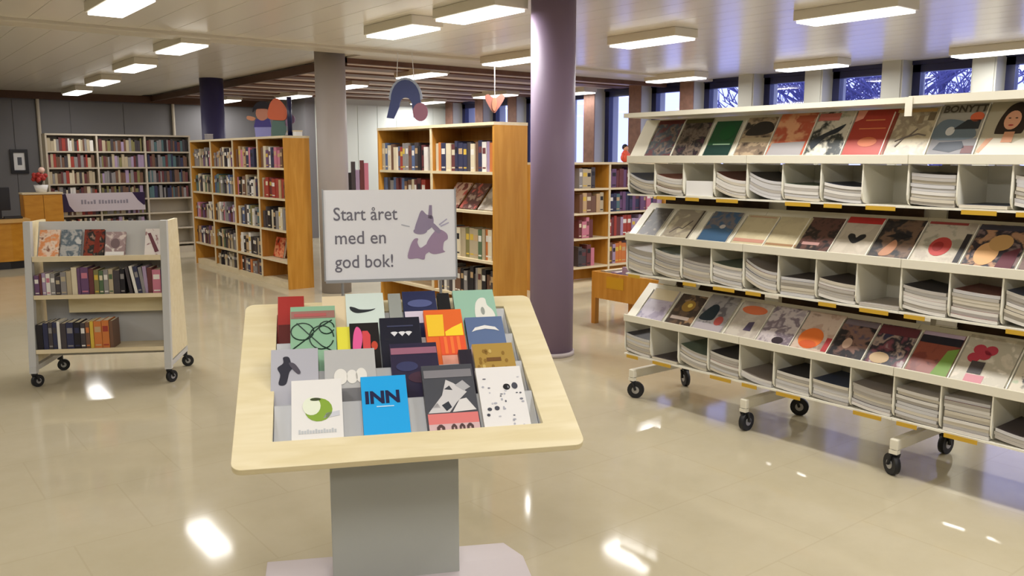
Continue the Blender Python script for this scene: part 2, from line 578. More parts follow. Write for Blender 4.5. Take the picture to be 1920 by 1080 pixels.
for bx, by, wh in BACK:
    lamp(bx, by, .26, .9, 'ceiling light out of view, ' + wh, PW.get((bx, by), .6 if by > 9 else 1.1))

# ------------------------------------------------------------------ books
PAL = dict(
    maroon=(104, 56, 58), red=(158, 62, 52), brown=(112, 82, 66), orange=(198, 118, 62), tan=(188, 158, 120),
    cream=(214, 202, 176), white=(222, 218, 212), grey=(138, 134, 134), charcoal=(70, 64, 68), black=(36, 33, 38),
    navy=(52, 54, 82), blue=(84, 102, 140), teal=(80, 108, 112), green=(84, 106, 78), olive=(128, 122, 80),
    yellow=(208, 176, 70), pink=(192, 118, 138), purple=(104, 74, 110), lilac=(162, 142, 172), beige=(178, 164, 138))
BM = {k: mat('%s_cover' % k, srgb(*v), .45, .35) for k, v in PAL.items()}
def book_mesh():
    b = MB()
    b.box(0, 1, 0, .03, 0, 1, 0)
    b.box(0, .1, .03, 1, 0, 1, 0)
    b.box(.9, 1, .03, 1, 0, 1, 0)
    b.box(.1, .9, .03, .97, .015, .985, 1)
    b.box(.12, .88, -.006, .001, .60, .80, 2)
    b.box(.12, .88, -.006, .001, .10, .15, 2)
    return b.mesh('book', [BM['grey'], M['paper'], BM['white']])
BOOK = book_mesh()
def book(M4, t, d, h, col, label, group, band=None, name='book'):
    o = bpy.data.objects.new(name, BOOK)
    COL.objects.link(o)
    o.matrix_world = M4 @ Matrix.Diagonal((t, d, h, 1))
    s = o.material_slots
    s[0].link = 'OBJECT'; s[0].material = BM[col]
    s[2].link = 'OBJECT'; s[2].material = BM[band or col]
    return tag(o, label, 'book', group)
BANDS = ['cream', 'white', 'black', 'tan', None, None, None, 'yellow', 'maroon']
def fill(F, x0, x1, z, hmax, where, group, pal, tr=(.045, .085), setback=.03, dmax=.2, stop=1.0, rnd=random, hmin=.17):
    x, i = x0 + .006, 0
    while True:
        t = rnd.uniform(*tr)
        if x + t > x0 + (x1 - x0) * stop - .004: break
        h = min(rnd.uniform(hmin, .27), hmax - .03)
        d = rnd.uniform(.13, dmax)
        col = rnd.choice(pal)
        band = rnd.choice(BANDS)
        if band == col: band = None
        book(F @ Matrix.Translation((x, setback + rnd.uniform(0, .02), z)), t, d, h, col,
             '%s book, %s along %s' % (col, ordw(i), where), group, band)
        x += t + .002
        i += 1
    return i

def bookcase(F, name, label, L, H, D, bounds, shelves, base, mats, top_over=.0, bottom_plinth=True, skip=()):
    """bounds: x of bay boundaries; shelves: z of shelf tops"""
    side, inner, edge = mats
    t = thing(name, label, 'bookcase', F)
    th = .026
    MB().box(bounds[0], bounds[0] + th, 0, D, 0, H - th).build('side_panel', side, t)
    MB().box(bounds[-1] - th, bounds[-1], 0, D, 0, H - th).build('side_panel', side, t)
    MB().box(bounds[0], bounds[-1], -.004, D + .004, H - th, H).build('top_panel', edge, t)
    for b in bounds[1:-1]:
        d = MB().box(b - th / 2, b + th / 2, .012, D - .015, base, H - th).build('divider', inner, t)
        MB().box(b - th / 2, b + th / 2, 0, .012, base, H - th).build('edge_strip', edge, d)
    for i in range(len(bounds) - 1):
        a = bounds[i] + (th if i == 0 else th / 2) + .0005
        b = bounds[i + 1] - (th if i == len(bounds) - 2 else th / 2) - .0005
        for j, s in enumerate(shelves):
            if (i, j) in skip: continue
            MB().box(a, b, .004, D - .016, s - .024, s).build('shelf', edge, t)
    MB().box(bounds[0] + th, bounds[-1] - th, D - .015, D - .003, base, H - th).build('back_panel', inner, t)
    MB().box(bounds[0] + th, bounds[-1] - th, .02, D - .02, 0, base).build('plinth', edge, t)
    return t

# --- long oak bookcase beside the grey column
F1 = frame((4.118, 13.0, 0), -90)
L1 = 3.40
b1 = [0, .86, 1.72, 2.57, L1]
s1 = [.326, .70, 1.08, 1.445]
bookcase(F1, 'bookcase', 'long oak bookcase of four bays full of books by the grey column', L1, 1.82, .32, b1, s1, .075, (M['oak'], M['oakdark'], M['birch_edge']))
muted = ['maroon', 'brown', 'beige', 'grey', 'charcoal', 'cream', 'lilac', 'pink', 'tan', 'white', 'navy', 'black', 'grey', 'brown', 'purple']
green = ['teal', 'grey', 'charcoal', 'beige', 'olive', 'green', 'cream', 'blue']
warm = ['orange', 'brown', 'tan', 'maroon', 'yellow', 'red', 'beige']
pale = ['cream', 'white', 'beige', 'grey', 'lilac', 'tan', 'charcoal', 'black']
rowz = [(1.445, 1.795, 'top'), (1.08, 1.42, 'second'), (.70, 1.055, 'third'), (.326, .675, 'fourth'), (.075, .30, 'bottom')]
bayw = ['far', 'second', 'third', 'near']
pals = {(0, 1): green, (1, 1): green, (3, 1): warm, (2, 2): green + pale, (3, 2): pale + ['yellow', 'olive'], (2, 3): pale, (1, 3): pale + green, (2, 4): ['navy', 'orange', 'grey', 'brown', 'black'], (1, 4): pale}
rb = random.Random(5)
FARB, KEYS = MB(), list(PAL)
for r, (za, zb, rn) in enumerate(rowz):
    for bay in range(4):
        if (bay, r) in ((0, 4), (3, 4), (3, 3)): continue
        if bay < 2:
            xx = b1[bay] + .032
            while xx < b1[bay + 1] - .11:
                w_ = rb.uniform(.04, .075); h_ = min(rb.uniform(.19 if r < 4 else .15, .27), zb - za - .03)
                c_ = KEYS.index(rb.choice(pals.get((bay, r), muted)))
                FARB.box(xx, xx + w_, .03 + rb.uniform(0, .02), .2, za + .001, za + h_, c_)
                FARB.box(xx + w_ * .15, xx + w_ * .85, .027, .031, za + h_ * .6, za + h_ * .78, KEYS.index(rb.choice(['cream', 'white', 'black', 'tan', 'grey'])))
                xx += w_ + .002
            continue
        fill(F1, b1[bay] + .027, b1[bay + 1] - .027, za + .001, zb - za, 'the %s shelf, %s bay of the long oak bookcase' % (rn, bayw[bay]),
             'books in the long oak bookcase', pals.get((bay, r), muted), (.05, .095), rnd=rb, stop=rb.choice([1, 1, .97, .9]), hmin=.2 if r < 4 else .15)

o = FARB.build('shelved_books', [BM[k] for k in KEYS])
o.matrix_world = F1
tag(o, 'rows of book spines filling the two far bays of the long oak bookcase', 'books', kind='stuff')
def facebook(F, x, y, z, w, h, t, tilt, m, label, group=None, spine=None):
    """book standing face out, leaning back by tilt degrees: bottom edge at (x..x+w, y, z)"""
    M4 = F @ Matrix.Translation((x + w / 2, y, z + t * math.sin(R(tilt)) + .0005)) @ Matrix.Rotation(R(90 - tilt), 4, 'X')
    o = thing('book', label, 'book', M4, group)
    c = MB()
    c.box(-w / 2, w / 2, 0, h, -.003, 0, 0)
    c.box(-w / 2, w / 2, 0, h, -t, -t + .003, 0)
    c.box(-w / 2, -w / 2 + .004, 0, h, -t + .003, -.003, 1)
    c.build('cover', [m, spine or m], o)
    MB().box(-w / 2 + .0045, w / 2 - .004, .003, h - .003, -t + .0031, -.0031).build('page_block', M['paper'], o)
    return o
o = facebook(F1, 2.66, .12, .327, .30, .25, .03, 12, art([srgb(60, 20, 24), srgb(196, 70, 44), srgb(226, 150, 110), srgb(150, 40, 36)], 12, 3), 'large red picture book facing out on the near bay of the long oak bookcase')
o = facebook(F1, 3.05, .14, .327, .22, .22, .02, 12, art([srgb(40, 30, 30), srgb(120, 50, 40), srgb(60, 40, 44)], 12, 5), 'dark book facing out beside the large red picture book')

# --- oak bookcase before the purple column
F2 = frame((4.365, 7.82, 0), -90)
b2 = [0, 1.0, 1.99]
s2 = [.33, .67, 1.10, 1.44]
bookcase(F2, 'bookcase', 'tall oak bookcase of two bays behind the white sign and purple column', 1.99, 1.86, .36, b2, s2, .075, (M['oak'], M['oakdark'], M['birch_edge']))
rb = random.Random(8)
c2 = ['red', 'maroon', 'white', 'tan', 'black', 'charcoal', 'cream', 'brown', 'orange', 'grey', 'blue', 'beige']
c2b = ['white', 'cream', 'blue', 'maroon', 'red', 'tan', 'white', 'charcoal', 'orange', 'navy', 'brown', 'lilac', 'yellow']
G2 = 'books in the tall oak bookcase'
w2 = 'the %s shelf, %s bay of the tall oak bookcase'
fill(F2, .027, .985, 1.441, .38, w2 % ('top', 'far'), G2, c2, (.04, .075), rnd=rb, hmin=.22)
fill(F2, 1.015, 1.963, 1.441, .38, w2 % ('top', 'near'), G2, c2b, (.04, .075), rnd=rb, hmin=.24)
fill(F2, .027, .985, 1.101, .31, w2 % ('second', 'far'), G2, c2, (.04, .075), rnd=rb, hmin=.22, stop=.9)
fill(F2, 1.015, 1.963, .671, .38, w2 % ('third', 'near'), G2, ['orange', 'red', 'teal', 'grey', 'beige', 'olive', 'cream', 'green'], (.04, .08), rnd=rb, hmin=.26)
fill(F2, 1.015, 1.963, .331, .31, w2 % ('fourth', 'near'), G2, ['grey', 'charcoal', 'white', 'black', 'beige', 'brown'], (.03, .06), rnd=rb, hmin=.2)
for i, (cs, lab) in enumerate([([(.5, .1, .08), (.7, .5, .4), (.2, .05, .05)], 'red-brown picture magazine leaning face out in the tall oak bookcase'),
                               ([(.4, .3, .25), (.12, .05, .05), (.5, .12, .1)], 'dark red picture magazine leaning in the middle of the tall oak bookcase'),
                               ([(.5, .45, .38), (.3, .26, .22), (.6, .55, .5)], 'beige picture magazine leaning by the end panel of the tall oak bookcase')]):
    facebook(F2, 1.08 + i * .29, .06, 1.101, .25, .29, .012, 40, art(cs, 12, i + 20), lab, 'magazines leaning in the tall oak bookcase')

# --- low bookcase behind the rack
F3 = frame((6.35, 7.557, 0), 0)
b3 = [0, 1.08, 2.11]
s3 = [.255, .60, .905, 1.20]
bookcase(F3, 'bookcase', 'low oak bookcase between the purple column and the magazine rack', 2.11, 1.51, .30, b3, s3, .06, (M['oak'], M['oak'], M['birch_edge']))
G3 = 'books in the low oak bookcase'
w3 = 'the %s shelf, %s bay of the low oak bookcase'
rb = random.Random(3)
violet = ['purple', 'lilac', 'purple', 'pink', 'maroon', 'navy', 'lilac']
for z, hm, nm, pa, pb in [(1.201, .28, 'top', ['charcoal', 'beige', 'brown', 'grey'], ['purple', 'purple', 'maroon']),
                          (.906, .27, 'second', ['cream', 'orange', 'tan', 'brown', 'beige'], ['lilac', 'grey', 'teal', 'navy', 'purple', 'pink']),
                          (.601, .28, 'third', ['pink', 'pink', 'purple', 'maroon'], ['lilac', 'purple', 'cream', 'red', 'maroon']),
                          (.256, .31, 'fourth', ['navy', 'maroon', 'pink', 'charcoal'], ['orange', 'red', 'brown', 'lilac'])]:
    fill(F3, .60, 1.068, z, hm, w3 % (nm, 'column-side'), G3, pa, (.045, .08), rnd=rb, hmin=.2, stop=.62 if nm != 'second' else .95)
    fill(F3, 1.095, 2.08, z, hm, w3 % (nm, 'rack-side'), G3, pb, (.04, .08), rnd=rb, hmin=.2)

# doll on top
t = thing('doll', 'small doll with black hair and orange top on the low bookcase', 'doll', Matrix.Translation((7.83, 7.70, 1.511)))
MB().ball((0, 0, .055), .06, 12, 8, (1.2, .8, 1)).ball((0, 0, .1), .045, 12, 8, (1.1, .8, 1.2)).build('body', flat(214, 84, 60), t, True)
MB().ball((0, -.005, .17), .035, 12, 8).build('head', flat(206, 150, 120), t, True)
MB().ball((0, .008, .185), .04, 12, 8).build('hair', flat(16, 14, 24), t, True)
for s in (-1, 1):
    MB().cyl((s * .045, 0, .11), (s * .075, -.02, .03), .018, 8, .012).build('arm', flat(214, 84, 60), t, True)

# --- low browser box for picture books, standing on legs
FB = frame((5.54, 5.86, 0), -90)
t = thing('browser_box', 'low orange oak browser box on legs standing behind the magazine rack', 'book box', FB)
LB = 1.40
MB().box(0, LB, 0, .025, .25, .50).build('side_panel', M['oak'], t)
MB().box(0, LB, .525, .55, .25, .50).build('side_panel', M['oak'], t)
MB().box(0, .025, .0255, .5245, .25, .50).build('end_panel', M['oak'], t)
MB().box(LB - .025, LB, .0255, .5245, .25, .50).build('end_panel', M['oak'], t)
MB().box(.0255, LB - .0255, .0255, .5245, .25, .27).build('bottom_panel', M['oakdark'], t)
for xx in (.0, LB - .05):
    for yy in (-.0, .50):
        MB().box(xx, xx + .05, yy, yy + .05, 0, .2495).build('leg', M['oak'], t)
MB().box(.20, .42, -.003, -.0002, .36, .47).build('yellow_label', flat(206, 158, 40), t)['label'] = 'yellow paper label'
rb = random.Random(4)
for i in range(9):
    book(FB @ Matrix.Translation((.06 + i * .14, .06, .271)), rb.uniform(.05, .1), .28, rb.uniform(.23, .30), rb.choice(['lilac', 'white', 'cream', 'beige', 'pink', 'grey']),
         '%s picture book standing in the low orange browser box' % (ordw(i)), 'picture books in the browser box')

# ------------------------------------------------------------------ far cream shelves
FS = frame((2.50, 14.70, 0), 0)
bs = [0, .725, 1.445, 2.165]
ss = [.16, .42, .68, .92, 1.17, 1.42, 1.67]
bookcase(FS, 'bookcase', 'cream wall shelving of three bays with small books behind the desk', 2.165, 1.935, .28, bs, ss, .10, (M['creamshelf'], M['creamshelf'], M['creamshelf']))
rb = random.Random(9)
keys = ['maroon', 'charcoal', 'beige', 'grey', 'cream', 'brown', 'navy', 'black', 'lilac', 'white', 'red', 'teal', 'olive']
MI = {k: i for i, k in enumerate(keys)}
bk = MB()
for bay in range(3):
    for j, z in enumerate(ss):
        pal = [['maroon', 'cream', 'beige', 'charcoal', 'white', 'grey', 'brown', 'red'], ['charcoal', 'lilac', 'beige', 'grey', 'maroon', 'olive', 'brown'], ['black', 'navy', 'charcoal', 'grey', 'teal', 'maroon', 'brown']][bay]
        if bay == 2 and j < 3: continue
        xx = bs[bay] + .03
        while xx < bs[bay + 1] - .07:
            w = rb.uniform(.02, .05); h = rb.uniform(.15, .21); d = rb.uniform(.12, .18)
            bk.box(xx, xx + w, .03, .03 + d, z + .001, z + h, MI[rb.choice(pal)])
            xx += w + .002
o = bk.build('shelved_books', [BM[k] for k in keys])
o.matrix_world = FS
tag(o, 'hundreds of small book spines filling the cream wall shelving', 'books', kind='stuff')

# white banner sign fixed on the shelving
t = thing('banner_sign', 'wide white sign with dark violet corners on the cream shelving', 'sign', frame((2.66, 14.67, .735), 0) @ Matrix.Rotation(R(90), 4, 'X'))
MB().box(0, 1.22, 0, .285, -.02, 0).build('board', flat(196, 186, 194), t)
patch(t, 'violet_corner', [(0, 0), (.17, 0), (.10, .10), (.06, .285), (0, .27)], flat(44, 28, 62))
patch(t, 'violet_corner', [(1.22, .285), (1.03, .285), (1.11, .16), (1.19, .08), (1.22, .08)], flat(44, 28, 62))
rb = random.Random(2)
xx = .27
for k in range(15):
    if k == 5: xx += .03
    patch(t, 'letter_stroke', rect(xx, xx + .03, .115, .115 + rb.uniform(.04, .07)), flat(140, 134, 146), .0005)
    xx += .045

# ------------------------------------------------------------------ service desk
FD = frame((0, 13.85, 0), 0)
t = thing('service_desk', 'orange wooden service desk with dark plinth at the picture edge', 'desk', FD)
MB().prism([(.4, .04), (1.80, .04), (2.0, .10), (2.0, .60), (.4, .60)], 0, .11).build('plinth', M['blackplastic'], t)
MB().prism([(.4, 0), (1.84, 0), (2.06, .08), (2.06, .64), (.4, .64)], .11, .655).build('front_panel', M['desk'], t)
MB().prism([(.36, -.03), (1.86, -.03), (2.10, .06), (2.10, .68), (.36, .68)], .656, .70).build('desk_top', wood('desk_top_veneer', srgb(200, 156, 90), srgb(212, 170, 106)), t)
t = thing('monitor', 'black computer monitor seen from behind on the service desk', 'monitor', frame((1.60, 14.08, .701), 12))
MB().box(-.32, .30, -.02, .02, .12, .45).build('screen_back', M['blackplastic'], t, bevel=.008)
MB().box(.10, .18, .0, .04, .01, .125).build('stand_neck', M['blackplastic'], t)
MB().prism(disc(.14, .04, .12, .08), 0, .012).build('stand_foot', M['blackplastic'], t)
t = thing('keyboard_tray', 'small dark box lying on the service desk by the monitor', 'box', frame((1.86, 14.15, .701), 0))
MB().box(-.06, .17, -.08, .08, 0, .028).build('body', M['blackplastic'], t, bevel=.004)
MB().box(-.05, .16, -.07, .07, .0281, .033).build('lid', M['black'], t)
# taller wooden screen cupboard next to it
t = thing('cupboard', 'orange wooden cupboard with two doors standing between desk and shelving', 'cupboard', frame((2.09, 14.33, 0), 0))
MB().box(0, .52, 0, .30, 0, 1.03).build('body', M['desk'], t)
MB().box(.006, .257, -.018, -.0005, .60, 1.02).build('door', M['desk'], t)
MB().box(.263, .514, -.018, -.0005, .60, 1.02).build('door', M['desk'], t)
MB().box(.006, .514, -.018, -.0005, .08, .59).build('lower_panel', M['desk'], t)
MB().box(-.01, .53, -.02, .31, 1.031, 1.055).build('top_panel', M['birch_edge'], t)
# potted flowers
t = thing('potted_flower', 'red flowers in a white pot on top of the orange cupboard', 'plant', frame((2.36, 14.47, 1.0555), 0))
MB().cyl((0, 0, 0), (0, 0, .11), .07, 16, .10).build('pot', M['white'], t, True)
g = MB(); fl = MB(); rb = random.Random(6)
for i in range(14):
    a = rb.uniform(0, 6.28); rr_ = rb.uniform(.02, .11); zz = rb.uniform(.15, .27)
    g.cyl((0, 0, .1), (math.cos(a) * rr_, math.sin(a) * rr_, zz), .006, 5)
    fl.ball((math.cos(a) * rr_, math.sin(a) * rr_, zz), .035, 8, 5)
g.build('stems', flat(60, 50, 40), t)
tag(fl.build('blossom', flat(170, 52, 46), t, True), kind='stuff')
MB().ball((.02, -.02, .33), .045, 10, 7).build('pale_blossom', flat(238, 200, 186), t, True)['label'] = 'pale pink blossom on top'

# framed picture on the far wall
t = thing('framed_picture', 'small picture in a black frame on the grey far wall', 'picture', frame((2.43, Y1 - .013, 1.29), 0) @ Matrix.Rotation(R(90), 4, 'X'))
fw_, fh_ = .28, .43
for nm, q in (('frame_side', rect(0, .05, 0, fh_)), ('frame_side', rect(fw_ - .05, fw_, 0, fh_)), ('frame_rail', rect(.05, fw_ - .05, 0, .06)), ('frame_rail', rect(.05, fw_ - .05, fh_ - .06, fh_))):
    patch(t, nm, q, M['blackplastic'], 0, .03)
patch(t, 'mount', rect(.05, fw_ - .05, .06, fh_ - .06), M['white'], 0, .012)
patch(t, 'print', rect(.11, .18, .15, .29), flat(90, 92, 100), .0122)

# ------------------------------------------------------------------ casters
def caster(parent, p, yaw=0., r=.05, w=.028, plate=.15, dark=True):
    e = MB()
    d = Vector((math.cos(yaw), math.sin(yaw), 0))
    n = Vector((-d.y, d.x, 0))
    c = Vector((p[0], p[1], r)) + d * .02
    wl_ = MB().cyl(c - n * w / 2, c + n * w / 2, r, 20).build('caster', M['black'], parent, True)
    MB().cyl(c - n * (w / 2 + .002), c + n * (w / 2 + .002), r * .45, 14).build('hub', M['steel'], wl_, True)
    f = MB()
    for s in (-1, 1):
        q = c + n * s * (w / 2 + .008)
        b = Vector((p[0], p[1], r * 2.05)) + n * s * (w / 2 + .008)
        f.cyl(q, b, .008, 6)
    f.cyl((p[0], p[1], r * 2.0), (p[0], p[1], plate), .02, 12)
    f.build('fork', M['black'] if dark else M['steel'], wl_)
    return wl_

# ------------------------------------------------------------------ book truck
ua = Vector((.871, -.491, 0)); ub = Vector((.491, .871, 0))
FT = frame((.895, 6.49, 0), math.degrees(math.atan2(-.491, .871)))
t = thing('book_truck', 'grey and birch book truck on casters, three shelves of books', 'book truck', FT)
TW, TD, TH = .925, .53, 1.13
TOPI = .10                       # how far the top is set back on each face
def post(x0, x1):
    return MB().prism([(0, .10), (.045, .10), (TOPI + .045, TH), (TOPI, TH)], x0, x1, 'x')
post(0, .045).build('front_post', M['greymetal'], t)
post(TW - .045, TW).build('front_post', M['greymetal'], t)
for x0 in (.002, TW - .026):
    MB().prism([(.046, .16), (TD - .0, .16), (TD - TOPI, TH - .005), (TOPI + .046, TH - .005)], x0, x0 + .024, 'x').build('end_panel', M['birch'], t)
def truck_shelf(z, d0, d1, lip):
    s = MB().box(.047, TW - .047, d0, d1, z - .018, z).build('shelf', M['birch_edge'], t)
    MB().box(.047, TW - .047, d0 - .012, d0 - .0002, z - .022, z + lip).build('shelf_lip', M['birch_edge'], s)
    return s
sl = lambda z: TOPI * (z - .10) / (TH - .10)
for z, lip in ((.255, .006), (.625, .006), (.88, .014)):
    truck_shelf(z, sl(z) + .014, TD / 2 - .005, lip)
    s = MB().box(.047, TW - .047, TD / 2 + .005, TD - sl(z) - .014, z - .018, z).build('shelf', M['birch_edge'], t)
MB().box(.047, TW - .047, TD / 2 - .004, TD / 2 + .004, .24, .60).build('back_panel', M['greymetal'], t)
MB().box(.047, TW - .047, TD / 2 - .004, TD / 2 + .004, .63, .86).build('back_panel', M['greymetal'], t)
MB().box(.22, TW - .047, .19, .205, .485, .595).build('shelf_back_board', M['birch'], t)
MB().prism([(TD / 2 - .10, .885), (TD / 2 - .09, .885), (TD / 2 - .005, TH - .01), (TD / 2 - .015, TH - .01)], .047, TW - .047, 'x').build('display_back', M['greymetal'], t)
MB().box(0, TW, .0, .03, .10, .13).build('lower_rail', M['greymetal'], t) if False else None
for xx in (.022, TW - .022):
    MB().box(xx - .02, xx + .02, .0, TD, .115, .15).build('foot_bar', M['greymetal'], t)
    for yy in (.025, TD - .025):
        caster(t, (xx, yy), 1.0 if yy < .1 else .3, .042, .026, .116)
MB().box(.05, TW - .05, TD / 2 - .012, TD / 2 + .012, .168, .2365).build('glare_block_rail', M['greymetal'], t)  # added rail, out of sight, to block a lamp's reflection under the truck
T2 = FT
# top display: face-out books
ca = [([(.62, .5, .4), (.75, .3, .12), (.8, .62, .5), (.25, .1, .06)], 'orange and cream paperback facing out on the book truck top'),
      ([(.25, .3, .36), (.45, .45, .45), (.12, .16, .2), (.6, .6, .6)], 'grey-blue paperback facing out on the book truck top'),
      ([(.02, .015, .02), (.25, .04, .02), (.02, .02, .02), (.4, .25, .2)], 'dark paperback with red figure facing out on the book truck'),
      ([(.7, .6, .58), (.35, .25, .26), (.8, .75, .72)], 'pale paperback with a round motif facing out on the book truck'),
      ([(.8, .74, .7), (.78, .72, .7), (.3, .14, .16)], 'white paperback with a maroon diagonal facing out at the truck end')]
xs = [.075, .215, .365, .505, .765]
for i, (cs, lab) in enumerate(ca):
    w, h = (.13, .195)
    o = facebook(FT, xs[i], sl(.88) + .03, .8815, w, h if i != 3 else .175, .018, 24, art(cs, 16, i + 1), lab, 'paperbacks on the top of the book truck')
    if i == 3:
        patch(o, 'round_motif', disc(.0, .09, .03, .036), flat(120, 100, 104))
        patch(o, 'white_foot', rect(-.06, .06, .004, .03), M['white'])
    if i == 4:
        patch(o, 'maroon_stroke', [(-.05, .16), (-.03, .165), (.03, .03), (.005, .02)], flat(110, 60, 72))
    if i == 2:
        patch(o, 'red_figure', [(0, .02), (.04, .03), (.035, .12), (.05, .18), (.01, .17)], flat(120, 38, 24))
def row(F, x, z, y, items, label, group):
    for i, (t_, h, c, lean, band) in enumerate(items):
        Mx = F @ Matrix.Translation((x, y, z)) 
        if lean:
            Mx = Mx @ Matrix.Translation((h * math.sin(R(abs(lean))) if lean < 0 else 0, 0, (t_ * math.sin(R(lean)) if lean > 0 else 0))) @ Matrix.Rotation(R(lean), 4, 'Y')
        book(Mx, t_, .155, h, c, '%s book, %s along %s' % (c, ordw(i), label), group, band)
        x += t_ * math.cos(R(lean)) + .003 + (0 if not lean else .004)
mid = [(.03, .14, 'purple', 0, 'white'), (.014, .15, 'maroon', 0, None), (.022, .155, 'lilac', 0, 'white'), (.026, .15, 'white', 0, 'pink'), (.028, .15, 'grey', 0, 'white'), (.03, .13, 'charcoal', 0, 'beige'),
       (.036, .16, 'grey', 0, 'beige'), (.03, .165, 'beige', 0, None), (.034, .19, 'cream', 0, None), (.018, .185, 'purple', 0, None), (.05, .19, 'purple', 0, 'pink'), (.03, .18, 'maroon', 0, None),
       (.03, .17, 'olive', 0, 'yellow'), (.026, .165, 'green', 0, 'cream'), (.03, .17, 'grey', 0, 'white'), (.028, .175, 'beige', 0, 'green'), (.04, .165, 'charcoal', 0, None), (.03, .175, 'black', 0, 'grey'),
       (.02, .19, 'charcoal', -8, None), (.02, .195, 'white', -10, None), (.026, .19, 'navy', -9, 'grey'), (.022, .185, 'grey', -8, None), (.024, .19, 'lilac', -4, None), (.03, .18, 'maroon', 0, None), (.055, .165, 'pink', 0, 'white'), (.03, .18, 'navy', 0, None)]
row(FT, .052, .6265, sl(.625) + .02, mid, 'the middle shelf of the book truck', 'books on the middle shelf of the truck')
low = [(.04, .175, 'black', 0, None), (.03, .185, 'navy', 0, None), (.026, .19, 'charcoal', 0, 'grey'), (.025, .19, 'navy', 0, 'charcoal'), (.018, .195, 'white', 0, None), (.035, .18, 'charcoal', 0, None), (.045, .185, 'navy', 0, 'grey'),
       (.04, .185, 'black', 0, 'navy'), (.03, .18, 'charcoal', 0, 'white'), (.026, .185, 'brown', 0, 'orange'), (.022, .19, 'yellow', 0, None), (.05, .19, 'orange', 0, 'tan'), (.045, .195, 'orange', 0, 'red'), (.022, .19, 'brown', 0, None)]
row(FT, .052, .2565, sl(.255) + .02, low, 'the bottom shelf of the book truck', 'books on the bottom shelf of the truck')

# ------------------------------------------------------------------ display stand with tilted tray
FST = frame((1.3938, 2.2916, 0), -25.3)
t = thing('display_stand', 'birch display stand with a tilted tray of books on a grey pedestal', 'display stand', FST)
bp = MB()
bx0, bx1 = -.515, .435
prof = [(-.10, 0), (.475, 0), (.475, .055), (.31, .055), (-.10, .012)]
v_ = [(bx0, p[0], p[1]) for p in prof] + [(bx1, p[0], p[1]) for p in prof]
v_[7] = (bx1 - .05, .44, .055); v_[6] = (bx1 - .05, .44, 0)
bp.add(v_, [(0, 1, 2, 3, 4), (9, 8, 7, 6, 5), (0, 5, 6, 1), (1, 6, 7, 2), (2, 7, 8, 3), (3, 8, 9, 4), (4, 9, 5, 0)])
bp.build('base_plate', M['base'], t, bevel=.004)
MB().box(-.275, .18, .254, .40, .03, .60).build('pedestal', M['stand'], t, bevel=.004)
TX, TY, TZ = 0, 0, .5908
TIL = 24.9
TLEN, THW = .914, .578
TM = Matrix.Translation((TX, TY, TZ)) @ Matrix.Rotation(R(TIL), 4, 'X')     # tray plane: x across, y up the slope, z off it
def TT(p): return TM @ Vector(p)
# frame as one plywood ring with rounded corners
def ring(outer, inner, z0, z1, mb):
    n = len(outer)
    v = [(p[0], p[1], z1) for p in outer] + [(p[0], p[1], z1) for p in inner] + [(p[0], p[1], z0) for p in outer] + [(p[0], p[1], z0) for p in inner]
    f = []
    for i in range(n):
        j = (i + 1) % n
        f += [(i, j, n + j, n + i), (2 * n + j, 2 * n + i, 3 * n + i, 3 * n + j), (i, 2 * n + i, 2 * n + j, j), (n + j, 3 * n + j, 3 * n + i, n + i)]
    mb.add(v, f)
def rrect(x0, x1, y0, y1, r, k=6):
    o = []
    for cx, cy, a in ((x1 - r, y0 + r, -90), (x1 - r, y1 - r, 0), (x0 + r, y1 - r, 90), (x0 + r, y0 + r, 180)):
        o += [(cx + r * math.cos(R(a + 90 * i / k)), cy + r * math.sin(R(a + 90 * i / k))) for i in range(k + 1)]
    return o
IX, IY0, IY1 = .455, .119, .838
mb = MB(TT)
ring(rrect(-THW, THW, 0, TLEN, .035), rrect(-IX, IX, IY0, IY1, .004), -.024, 0, mb)
mb.build('tray_frame', M['birch'], t, bevel=.002)
# box under the opening and sawtooth book rests
BA = 17.0                                      # rests lean this much above the tray plane
PITCH = .176
cb, sb = math.cos(R(BA)), math.sin(R(BA))
box = MB(TT)
box.box(-IX - .012, -IX, IY0 - .012, IY1 + .012, -.062, -.0245)
box.box(IX, IX + .012, IY0 - .012, IY1 + .012, -.062, -.0245)
box.box(-IX, IX, IY0 - .012, IY0, -.062, -.0245)
box.box(-IX, IX, IY1, IY1 + .012, -.062, -.0245)
box.box(-IX - .012, IX + .012, IY0 - .012, IY1 + .012, -.068, -.0625)
box.build('tray_box', M['traygrey'], t)
RB = []
for k in range(4):
    y0 = IY0 + .012 + k * PITCH
    z0 = -.05
    L = PITCH * cb
    RB.append((y0, z0))
    y1, z1 = y0 + L * cb, z0 + L * sb
    r_ = MB(TT)
    r_.prism([(y0, z0 - .004), (y1, z1 - .004), (y1, z1), (y0, z0)], -IX + .002, IX - .002, 'x')
    r_.prism([(y1 - .0, z1 - .004), (y1 + PITCH * sb * sb + .0, z1 - PITCH * sb * cb), (y1 + PITCH * sb * sb + .004, z1 - PITCH * sb * cb), (y1 + .004, z1)], -IX + .002, IX - .002, 'x')
    r_.build('book_rest', M['traygrey'], t)
